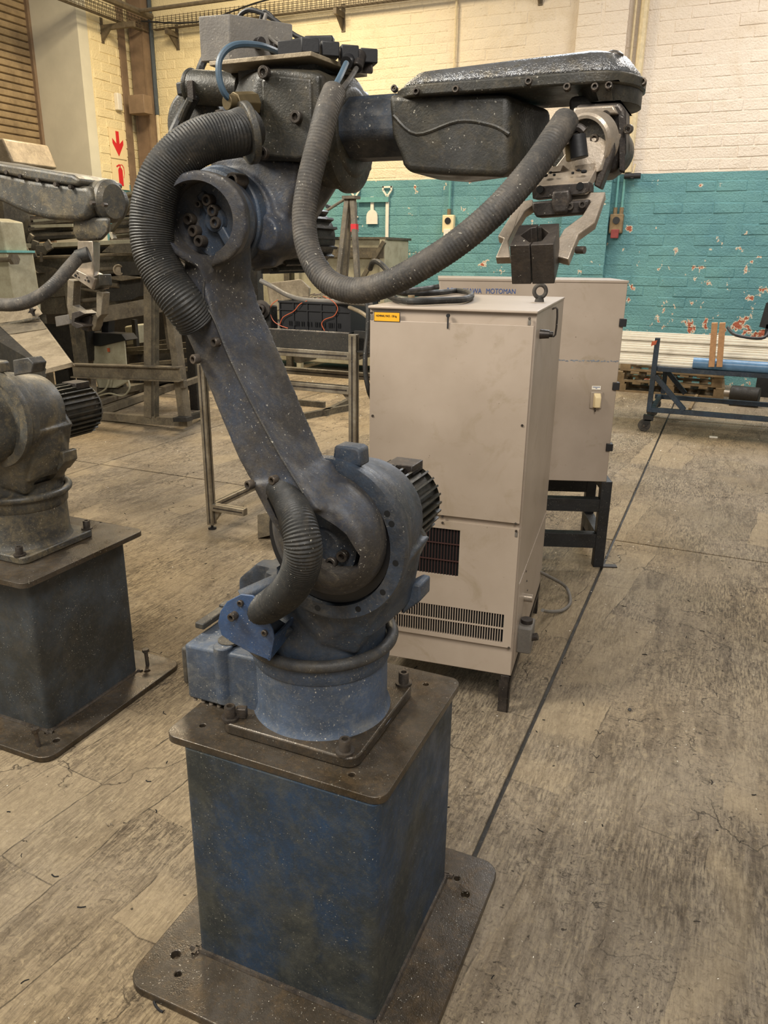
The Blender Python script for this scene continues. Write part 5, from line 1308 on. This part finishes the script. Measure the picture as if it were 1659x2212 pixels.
# tapered steel frame in front of it
Fm = thing('steel_stand', 'tapered brown steel stand with an I-beam rail and base on the floor at left', 'stand', (-4.4, 4.5, 0))
A0 = PZ(205, 905, .04); A1 = PZ(408, 914, .04)
fy = (A0.y+A1.y)/2
FB = lambda n_, p0, p1, w, h, Y=None, Y1=None, m='frame_brown', up=(0, 1, 0): obj(n_, MB().bar(PY(p0[0], p0[1], Y or fy), PY(p1[0], p1[1], Y1 or Y or fy), w, h, up), m, Fm, bev=.004)
def bigbar(n_, p0, p1, w, h, Y0, Y1, m='frame_brown'):
    a = PY(p0[0], p0[1], Y0); b = PY(p1[0], p1[1], Y1); a.z = max(a.z, h/2+.001); b.z = max(b.z, h/2+.001)
    return obj(n_, MB().bar(a, b, w, h), m, Fm, bev=.003)
bigbar('base_rail', (192, 898), (410, 912), .08, .075, fy, fy)
bigbar('base_rail', (205, 893), (382, 838), .08, .07, fy+.05, fy+1.9)
bigbar('base_rail', (200, 875), (350, 838), .06, .05, fy+.4, fy+2.0)
obj('upright', MB().bar(PY(326, 600, fy), PY(326, 900, fy), .085, .10, (0, 1, 0)), 'frame_brown', Fm, bev=.003)
obj('upright_flange', MB().bar(PY(338, 600, fy-.03), PY(338, 900, fy-.03), .012, .06, (0, 1, 0)), 'machine_grey', Fm)
obj('slant_leg', MB().bar(PY(362, 600, fy), PY(400, 905, fy), .075, .10, (0, 1, 0)), 'frame_brown', Fm, bev=.003)
obj('slant_leg', MB().bar(PY(150, 590, fy+.4), PY(178, 800, fy+.4), .07, .13, (0, 1, 0)), 'machine_grey', Fm, bev=.003)
obj('slant_leg', MB().bar(PY(196, 800, fy), PY(204, 893, fy), .05, .07, (0, 1, 0)), 'frame_brown', Fm, bev=.003)
obj('slant_leg', MB().bar(PY(355, 640, fy+.9), PY(370, 755, fy+.9), .06, .06, (0, 1, 0)), 'frame_brown', Fm, bev=.003)
a = PY(172, 688, fy+.35); b = PY(362, 655, fy+.6)
obj('cross_beam', MB().bar(a, b, .06, .15), 'frame_brown', Fm, bev=.003)
a = PY(158, 800, fy-.12); b = PY(390, 808, fy-.12)
ib = MB().bar(a, b, .012, .12); ib.bar(a+V((0, 0, .06)), b+V((0, 0, .06)), .09, .012); ib.bar(a-V((0, 0, .06)), b-V((0, 0, .06)), .09, .012)
obj('i_beam', ib, 'frame_brown', Fm)
bigbar('side_arm', (395, 830), (438, 815), .05, .05, fy-.05, fy+.5)
bigbar('side_arm', (395, 822), (398, 838), .05, .05, fy-.05, fy-.05)
bigbar('foot_tube', (395, 905), (440, 893), .06, .05, fy, fy+.5, 'machine_dark')
bigbar('foot_tube', (380, 905), (410, 905), .09, .04, fy-.1, fy-.1, 'machine_dark')
# white motor box and loose pieces beneath
Ub = thing('white_unit', 'white curved motor housing with cables under the roller machine', 'machine housing', (PY(240, 800, 5.6).x, 5.6, 0))
obj('housing', MB().hull([PY(x, y, 5.4) for x, y in ((198, 745), (215, 732), (270, 728), (274, 800), (278, 825), (255, 838), (212, 838), (202, 800))]+[PY(x, y, 5.9) for x, y in ((205, 740), (268, 735), (270, 825), (212, 830))]), 'panel_pale', Ub, bev=.02, seg=3)
PB(Ub, 'dark_top', [(185, 718), (262, 722), (272, 735), (216, 748), (190, 745)], 5.38, .2, 'black')
obj('cable', MB().tube([PY(238, 795, 5.3), PY(236, 815, 5.3), PY(228, 840, 5.3), PY(205, 853, 5.3)], .010, 8, 5), 'panel_pale', Ub)
obj('cable', MB().tube([PY(275, 815, 5.3), PY(280, 838, 5.3), PY(265, 855, 5.3), PY(235, 850, 5.3), PY(205, 858, 5.3)], .010, 8, 5), 'panel_pale', Ub)
PB(Ub, 'stand', [(205, 836), (275, 836), (272, 850), (210, 852)], 5.45, .35, 'machine_grey')
PB(Ub, 'post', [(218, 690), (235, 690), (233, 735), (220, 735)], 5.5, .1, 'black')
PB(Ub, 'orange_lamp', [(231, 752), (234, 752), (235, 760), (232, 760)], 5.37, .02, 'orange', 0)
o_ = thing('pale_drum', 'pale rounded panel behind the upright of the brown stand', 'panel', (PY(288, 740, 6.2).x, 6.2, 0))
obj('panel', MB().prism([PY(x, y, 6.2) for x, y in ((268, 705), (298, 700), (300, 762), (275, 762))], (0, .2, 0)), 'panel_pale', o_, bev=.02)
obj('leg', MB().bar(PY(290, 690, 6.1), V((PY(290, 690, 6.1).x, 6.1, .0)), .05, .05, (0, 1, 0)), 'machine_dark', o_)
bx = PZ(300, 800, .1)
rb2 = random.Random(9)
for k, (p0, p1, Y, dz) in enumerate((((275, 755), (440, 740), 6.0, 0), ((275, 762), (440, 755), 6.1, 0), ((280, 790), (445, 775), 5.9, 0), ((275, 748), (380, 735), 6.2, 0), ((285, 802), (450, 795), 5.8, 0))):
    solo('steel_profile', MB().bar(PY(p0[0], p0[1], Y), PY(p1[0], p1[1], Y), .06, .045), 'machine_grey' if k % 2 else 'frame_brown', ('topmost', 'second', 'fourth', 'rearmost', 'lowest')[k]+' long steel profile stacked behind the brown stand', 'profile', 'steel profiles stacked behind the brown stand', bev=.003)
solo('bench_block', MB().hull([PY(x, y, 6.3) for x, y in ((275, 760), (450, 745), (455, 810), (280, 820))]+[PY(x, y, 7.0) for x, y in ((275, 760), (450, 745), (455, 810), (280, 820))]+[PZ(290, 838, 0), PZ(440, 828, 0)]), 'machine_dark', 'dark low bench under the stacked steel profiles', 'bench')
# scrap strips heaped on the machine
n_ = 0
rs = random.Random(5)
def strip(x0, y0, x1, y1, Y, mat, w, h, lab): 
    a = PY(x0, y0, Y); b = PY(x1, y1, Y+rs.uniform(-.08, .08))
    solo('scrap_strip', MB().bar(a, b, w, h), mat, lab, 'metal strip', 'scrap strips heaped on the roller machine')
mats_ = ['grey_scrap', 'machine_grey', 'machine_dark', 'panel_pale', 'frame_brown', 'grey_scrap']
for k in range(26):
    t_ = k/26
    y = 520-t_*52; strip(64+rs.uniform(0, 12), y+rs.uniform(-2, 2), 162+rs.uniform(-4, 6), y-rs.uniform(2, 9), 5.3+rs.uniform(-.15, .2), mats_[k % 6], .05, .030, 'flat scrap strip in the heap left of the left robot wrist')
for k in range(34):
    t_ = k/34
    y = 518-t_*98; xs_ = 240+t_*14; xe = 312 if t_ > .3 else 392
    strip(xs_+rs.uniform(-3, 8), y+rs.uniform(-2, 2), xe+rs.uniform(-6, 6), y-rs.uniform(4, 16), 5.4+rs.uniform(-.2, .25), mats_[(k*5) % 6], .05, .028, 'flat scrap strip in the heap behind the big corrugated hose')
solo('scrap_angle', MB().bar(PY(240, 500, 5.2), PY(247, 516, 5.2), .03, .05, (0, 1, 0)), 'white', 'pale upright angle piece in front of the scrap heap', 'metal strip')
solo('dark_strut', MB().bar(PY(305, 408, 5.1), PY(240, 498, 5.1), .04, .05, (0, 1, 0)), 'machine_grey', 'dark diagonal strut leaning across the scrap heap', 'strut')
for k in range(8):
    solo('hose_scrap', MB().tube([PY(370+rs.uniform(-4, 8), 535+k*8, 5.2), PY(390, 540+k*7+rs.uniform(-8, 4), 5.15), PY(404, 548+k*7+rs.uniform(-5, 9), 5.2), PY(412, 570+k*5, 5.3)], .022, 8, 5), ('machine_grey', 'grey_scrap', 'machine_dark')[k % 3], 'curled dusty strip in the tangle between hose and arm', 'metal strip', 'curled strips between the hose and the arm')
# pale machine column at the left edge
Pc = thing('machine_column', 'pale grey tapered machine column at the left edge behind the left hose', 'column', (PY(10, 600, 4.0).x, 4.1, 0))
PB(Pc, 'upper_part', [(-30, 470), (1, 478), (12, 542), (-30, 542)], 4.0, .25, 'panel_pale', .01)
PB(Pc, 'lower_part', [(-30, 544), (14, 544), (32, 650), (34, 680), (-30, 680)], 3.98, .3, 'panel_pale', .01)
PB(Pc, 'band', [(-30, 541), (14, 541), (15, 546), (-30, 546)], 3.96, .32, 'conduit_teal', .002)
a = PY(-10, 670, 3.98); obj('base', MB().box(a.x-.3, a.x+.12, 3.98, 4.3, 0, a.z), 'machine_grey', Pc)
solo('spindle_rod', MB().cyl(PY(-20, 562, 3.9), PY(30, 560, 3.9), .022, n=12).cyl(PY(26, 560, 3.9), PY(34, 560, 3.9), .05, n=6), 'frame_brown', 'threaded rod with a nut passing the pale machine column', 'rod')
Pt = PY(14, 330, 5.0)
solo('cream_hopper', MB().prism([PY(x, y, 5.0) for x, y in ((-40, 300), (5, 298), (28, 352), (-40, 370))], (0, .6, 0)), 'chute', 'cream sloping hopper top behind the left robot forearm', 'hopper', bev=.02)
solo('hopper_stand', MB().box(PY(-30, 400, 5.1).x, PY(0, 400, 5.1).x, 5.1, 5.5, 0, PY(0, 352, 5.1).z), 'machine_grey', 'grey stand under the cream hopper', 'stand')
# chute behind the left robot
Ch = thing('metal_chute', 'sloping pale metal chute with a darker brown upper band behind the left robot', 'chute', (PY(80, 750, 1.5).x, 1.6, 0))
YC = 1.35
c_ = [PY(x, y, Y) for x, y, Y in ((-5, 700, 1.75), (85, 688, 1.85), (155, 783, 1.35), (100, 797, 1.25))]
obj('chute_plate', MB().prism(c_, V((-.0, .02, -.02))), 'chute', Ch, bev=.002)
d_ = [c_[0].lerp(c_[3], .0), c_[1].lerp(c_[2], 0), c_[1].lerp(c_[2], .27), c_[0].lerp(c_[3], .27)]
obj('brown_band', MB().prism([p+V((0, -.002, .002)) for p in d_], V((0, .001, -.001))), 'frame_brown', Ch)  # upper band in a darker brown than the plate
e_ = [c_[3], c_[2], c_[2]+V((0, -.01, -.02)), c_[3]+V((0, -.01, -.02))]
obj('end_lip', MB().hull(e_+[p+V((0, .01, 0)) for p in e_]), 'chute', Ch)
obj('side_skirt', MB().hull([c_[0], c_[3], c_[3]+V((0, 0, -.02)), c_[0]+V((-.1, 0, -.5)), c_[0]+V((-.2, 0, -.02)), c_[3]+V((-.05, .02, -.08))]), 'machine_dark', Ch)
h_ = [PY(x, y, Y) for x, y, Y in ((-10, 665, 1.8), (60, 660, 1.85), (78, 687, 1.8), (-10, 700, 1.75))]
obj('hood', MB().prism(h_, (0, .05, .02)), 'chute', Ch, bev=.003)
obj('hood_lip', MB().cyl(PY(-10, 706, 1.74), PY(84, 687, 1.79), .009, n=8), 'machine_grey', Ch)
st = PY(67, 672, 1.78); sp = []
for k in range(8):
    a = math.pi/4*k+.4; q = .028 if k % 2 == 0 else .011; sp.append(st+V((q*math.cos(a), 0, q*math.sin(a))))
obj('star_knob', MB().prism(sp, (0, .015, 0)), 'steel_dark', Ch)
obj('support', MB().box(c_[0].x-.12, c_[0].x-.04, 1.85, 1.93, 0, c_[0].z), 'machine_dark', Ch)
obj('support', MB().box(c_[1].x-.24, c_[1].x-.18, 1.87, 1.93, 0, c_[1].z-.05), 'machine_dark', Ch)
PB(Mc, 'dark_plate', [(80, 700), (190, 700), (190, 780), (140, 800), (110, 760)], 5.3, .1, 'machine_dark')  # flat dark plate covering the dark area beside the posts
PB(Ch, 'side_tab', [(118, 684), (147, 679), (151, 700), (121, 706)], 1.9, .02, 'box_grey')
obj('support', MB().box(PY(120, 760, 5.35).x, PY(150, 760, 5.35).x, 5.3, 5.4, 0, PY(150, 760, 5.3).z), 'machine_dark', Mc)

# ================================================================ CART, PROFILES, PALLETS
Cy0, Cy1 = 6.35, 7.15
Ct = thing('profile_cart', 'dark blue steel cart on castors carrying white profiles by the back wall', 'cart', (1.2, 6.7, 0))
def CB(n_, p0, p1, Y, w=.045, Y1=None, up=(0, 1, 0)): return obj(n_, MB().bar(PY(p0[0], p0[1], Y), PY(p1[0], p1[1], Y1 or Y), w, w, up), 'cart_blue', Ct, bev=.003)
CB('corner_post', (1421, 730), (1402, 885), Cy0)
CB('corner_post', (1445, 735), (1432, 850), Cy1)
a = PY(1398, 884, Cy0); zl = a.z; x0 = a.x; XR = 3.4
obj('base_rail', MB().box(x0, XR, Cy0-.02, Cy0+.025, zl-.022, zl+.022), 'cart_blue', Ct, bev=.003)
obj('base_rail', MB().box(x0, XR, Cy1-.02, Cy1+.025, zl-.022, zl+.022), 'cart_blue', Ct, bev=.003)
zm = PY(1425, 797, Cy0).z
obj('top_rail', MB().box(x0+.05, XR, Cy0-.02, Cy0+.025, zm-.022, zm+.022), 'cart_blue', Ct, bev=.003)
obj('top_rail', MB().box(x0+.05, XR, Cy1-.02, Cy1+.025, zm-.022, zm+.022), 'cart_blue', Ct, bev=.003)
for xx in (x0+.05, 2.2, XR-.05):
    obj('cross_rail', MB().box(xx-.02, xx+.02, Cy0, Cy1, zm-.02, zm+.02), 'cart_blue', Ct)
    obj('cross_rail', MB().box(xx-.02, xx+.02, Cy0, Cy1, zl-.02, zl+.02), 'cart_blue', Ct)
CB('diagonal', (1415, 812), (1478, 886), Cy0); CB('diagonal', (1440, 800), (1480, 850), Cy1)
obj('upright', MB().box(1.45, 1.50, Cy1-.02, Cy1+.03, zl, zm), 'cart_blue', Ct)
obj('red_tag', MB().prism([PY(x, y, Cy0-.03) for x, y in ((1408, 738), (1420, 735), (1417, 744), (1406, 748))], (0, .003, 0)), 'orange', Ct)
def castor(x, y):
    w = obj('castor', MB().obox((x, y, .135), (.09, .07, .05)).hull([V((x+a, y+b, c)) for a, b, c in ((-.03, -.035, .12), (.035, -.035, .12), (-.045, -.035, .055), (-.01, -.035, .05), (-.03, -.028, .12), (.035, -.028, .12), (-.045, -.028, .055), (-.01, -.028, .05))]).hull([V((x+a, y+b, c)) for a, b, c in ((-.03, .035, .12), (.035, .035, .12), (-.045, .035, .055), (-.01, .035, .05), (-.03, .028, .12), (.035, .028, .12), (-.045, .028, .055), (-.01, .028, .05))]), 'black_frame', Ct)
    obj('wheel', MB().lathe([(-.02, .045), (-.016, .058), (.016, .058), (.02, .045)], (x-.03, y, .059), (0, 1, 0), 24), 'rubber_dusty', w)
    obj('axle', MB().cyl((x-.03, y-.036, .059), (x-.03, y+.036, .059), .012, n=10), 'bolt', w)
for x in (x0+.02, XR-.2):
    for y in (Cy0, Cy1): castor(x, y)
# white ribbed profiles lying on the cart
zp = PY(1500, 783, Cy0+.05).z
pt = PY(1500, 702, 7.1).z
for k in range(9):
    y = Cy0+.04+k*.085; z0 = zm+.022; hh = .05+.028*k
    xL = PY(1345, 740, y).x-.25
    for j in range(1+k//3):
        m = MB(); zz = z0+j*.052+(.012*k); 
        m.box(xL+rs.uniform(-.05, .05), 3.5, y, y+.075, zz, zz+.02); m.box(xL, 3.5, y+.025, y+.05, zz+.02, zz+.045)
        solo('white_profile', m, 'white_alu', 'long white aluminium profile lying on the blue cart', 'profile', 'white profiles on the cart', bev=.003)
solo('film_wrap', MB().cyl((PY(1500, 760, Cy0-.03).x, Cy0-.0, zm+.075), (3.5, Cy0+.0, zm+.06), .05, n=16), 'film_blue', 'roll of blue protective film along the front of the white profiles', 'film')
for k, xx in enumerate((1541, 1558)):
    a = PY(xx+3, 697, Cy0-.08); b = PY(xx-4, 792, Cy0-.08)
    w = solo('wood_batten', MB().bar(a, b, .05, .065, (0, 1, 0)), 'wood', ('left', 'right')[k]+' pine batten strapped across the white profiles', 'batten', bev=.003)
solo('black_strap', MB().tube([PY(1572, 708, Cy0+.2), PY(1590, 724, Cy0-.02), PY(1645, 731, Cy0-.02), PY(1662, 715, Cy0+.1)], .014, 8, 5), 'black', 'black strap looping over the white profiles at the right', 'strap')
solo('dark_board', MB().prism([PY(x, y, 9.0) for x, y in ((1640, 706), (1655, 655), (1690, 640), (1700, 720))], (0, .05, 0)).box(PY(1655, 700, 9.05).x, PY(1700, 700, 9.05).x, 9.0, 9.1, 0, PY(1655, 700, 9.05).z), 'black_frame', 'dark leaning board at the right edge against the teal wall', 'board')
def pallet(cx, cy, z, L, D, lab, rz=0.0):
    t = thing('pallet', lab, 'pallet', (cx, cy, z), rz, 'wooden pallets stacked behind the cart')
    for j in range(3):
        y = -D/2+.05+j*(D-.1)/2
        for i in range(3): x = -L/2+.06+i*(L-.12)/2; obj('block', MB().box(x-.06, x+.06, y-.05, y+.05, .02, .10), 'wood_old', t)
        obj('bottom_board', MB().box(-L/2, L/2, y-.05, y+.05, 0, .02), 'wood_old', t)
    for i in range(7):
        x = -L/2+.05+i*(L-.1)/6; obj('board', MB().box(x-.05, x+.05, -D/2, D/2, .10, .122), 'wood_old', t)
pallet(.15, 9.1, 0, 1.25, .95, 'grey weathered pallet on the floor behind the blue cart', .02)
pallet(.10, 9.12, .123, 1.25, .95, 'weathered pallet lying on top of the floor pallet', .05)
pallet(.18, 9.12, .250, 1.2, .9, 'topmost tilted pallet of the stack by the teal wall', -.06)
solo('wood_plank', MB().bar((-.75, 8.75, .40), (.5, 9.0, .40), .10, .025), 'wood_old', 'loose plank lying on top of the pallet stack', 'plank')
en = thing('scrap_motor', 'small dark greasy motor on the floor behind the cart', 'motor', (.95, 8.3, 0))
obj('body', MB().cyl((.85, 8.3, .12), (1.15, 8.25, .12), .10, n=20), 'machine_dark', en, bev=.01)
obj('shaft', MB().cyl((.78, 8.31, .12), (.85, 8.3, .12), .04, n=14), 'steel', en)
obj('foot', MB().box(.85, 1.15, 8.2, 8.38, 0, .04), 'machine_dark', en)
solo('wood_strip', MB().bar(PZ(1490, 883, .02), PZ(1515, 835, .02), .03, .02), 'wood_old', 'thin brown strip lying on the floor behind the cart', 'strip')

# ================================================================ FLOOR LITTER
ch = MB(); rc_ = random.Random(11)
def chip(x, y, z, s_):
    a = rc_.uniform(0, 6.28); c, d = math.cos(a), math.sin(a); w = s_*rc_.uniform(.2, .5); b = s_*rc_.uniform(.2, .6)
    ch.add([(x-c*s_-d*w*.0, y-d*s_, z), (x, y, z+b), (x+c*s_, y+d*s_, z+.0005), (x+d*w, y-c*w, z+.0004)], [(0, 3, 1), (3, 2, 1)])
for k in range(5200):
    x = rc_.uniform(-5, 2.6); y = -1.2+10.5*rc_.random()**1.6
    if math.sin(x*3.1+1)*math.cos(y*2.3) < -.2 and rc_.random() < .6: continue
    if -.34 < x < .36 and -.37 < y < .34: continue
    if -1.8 < x < -1.1 and .15 < y < .87: continue
    chip(x, y, .001, rc_.uniform(.0008, .0034)*(1+.30*max(0, y)))
for k in range(150): chip(rc_.uniform(-.33, .345), rc_.uniform(-.36, -.24), .0225, rc_.uniform(.0008, .002))
for k in range(120): chip(rc_.uniform(.24, .345), rc_.uniform(-.36, .32), .0225, rc_.uniform(.0008, .002))
o_ = obj('metal_chips', ch, plain('bright_chip', 'fff8e8', .3, .0, .02), kind='stuff'); tagset(o_, 'tiny bright metal chips scattered over the worn floor', 'metal chips')  # glitter of the chips painted in as a near-white, non-metallic colour
ck = MB()
for k in range(420):
    x = rc_.uniform(-3, 2.0); y = -1.15+6*rc_.random()**1.8
    if -.36 < x < .37 and -.4 < y < .36 or -1.8 < x < -1.1 and .15 < y < .87: continue
    a = rc_.uniform(0, 6.28); L = rc_.uniform(.003, .012); bnd = rc_.uniform(-1.5, 1.5)
    ck.tube([(x+L*math.cos(a+bnd*i/3)*i, y+L*math.sin(a+bnd*i/3)*i, .0012) for i in range(3)], rc_.uniform(.0008, .0022), 4, 2)
o_ = obj('dark_swarf', ck, 'dark_hole', kind='stuff'); tagset(o_, 'dark curls of swarf and grit scattered over the floor', 'swarf')
def curl(px, L, r, turns, mat, label, a=0.6):
    p = PZ(px[0], px[1], r+.0005); pts = []
    for i in range(int(turns*8)+1):
        t = i/8*2*math.pi; s_ = L*i/(turns*8); pts.append(p+V((math.cos(a)*s_-math.sin(a)*r*math.cos(t), math.sin(a)*s_+math.cos(a)*r*math.cos(t), r*math.sin(t))))
    solo('metal_curl', MB().tube(pts, .0011, 5, 2), mat, label, 'swarf curl')
curl((1500, 1808), .028, .004, 5, 'steel', 'coiled bright swarf curl on the floor at the right', 1.25)
curl((1303, 2165), .022, .004, 1.2, 'steel', 'curved shiny metal shaving on the floor near the bottom right', -1.2)
curl((228, 1782), .02, .004, 1.5, 'steel', 'shiny twisted shaving on the floor between the pedestals', .5)
curl((1285, 1580), .03, .006, 1.2, 'steel_dark', 'bent shaving on the pale floor strip', .2)
curl((1275, 1632), .035, .006, 1.1, 'steel_dark', 'larger bent shaving below the first on the pale floor strip', .3)
curl((1345, 1372), .012, .004, 1.1, 'steel', 'small bright ring on the floor right of the joint line', .3)
solo('metal_nub', MB().cyl(PZ(1360, 1533, .0), PZ(1360, 1533, .009), .007, .005, n=8), 'black', 'small black nub on the floor right of the joint line', 'nub')
solo('plastic_strip', MB().tube([PZ(337, 2150, .003), PZ(333, 2165, .003), PZ(342, 2180, .003), PZ(352, 2186, .003)], .003, 6, 5), 'black', 'small curved black strip on the floor left of the base plate', 'strip')
solo('white_scrap', MB().obox(PZ(1541, 944, .006), (.07, .03, .012), (1, .2, 0)), 'white', 'small white scrap on the floor in front of the cart', 'scrap')
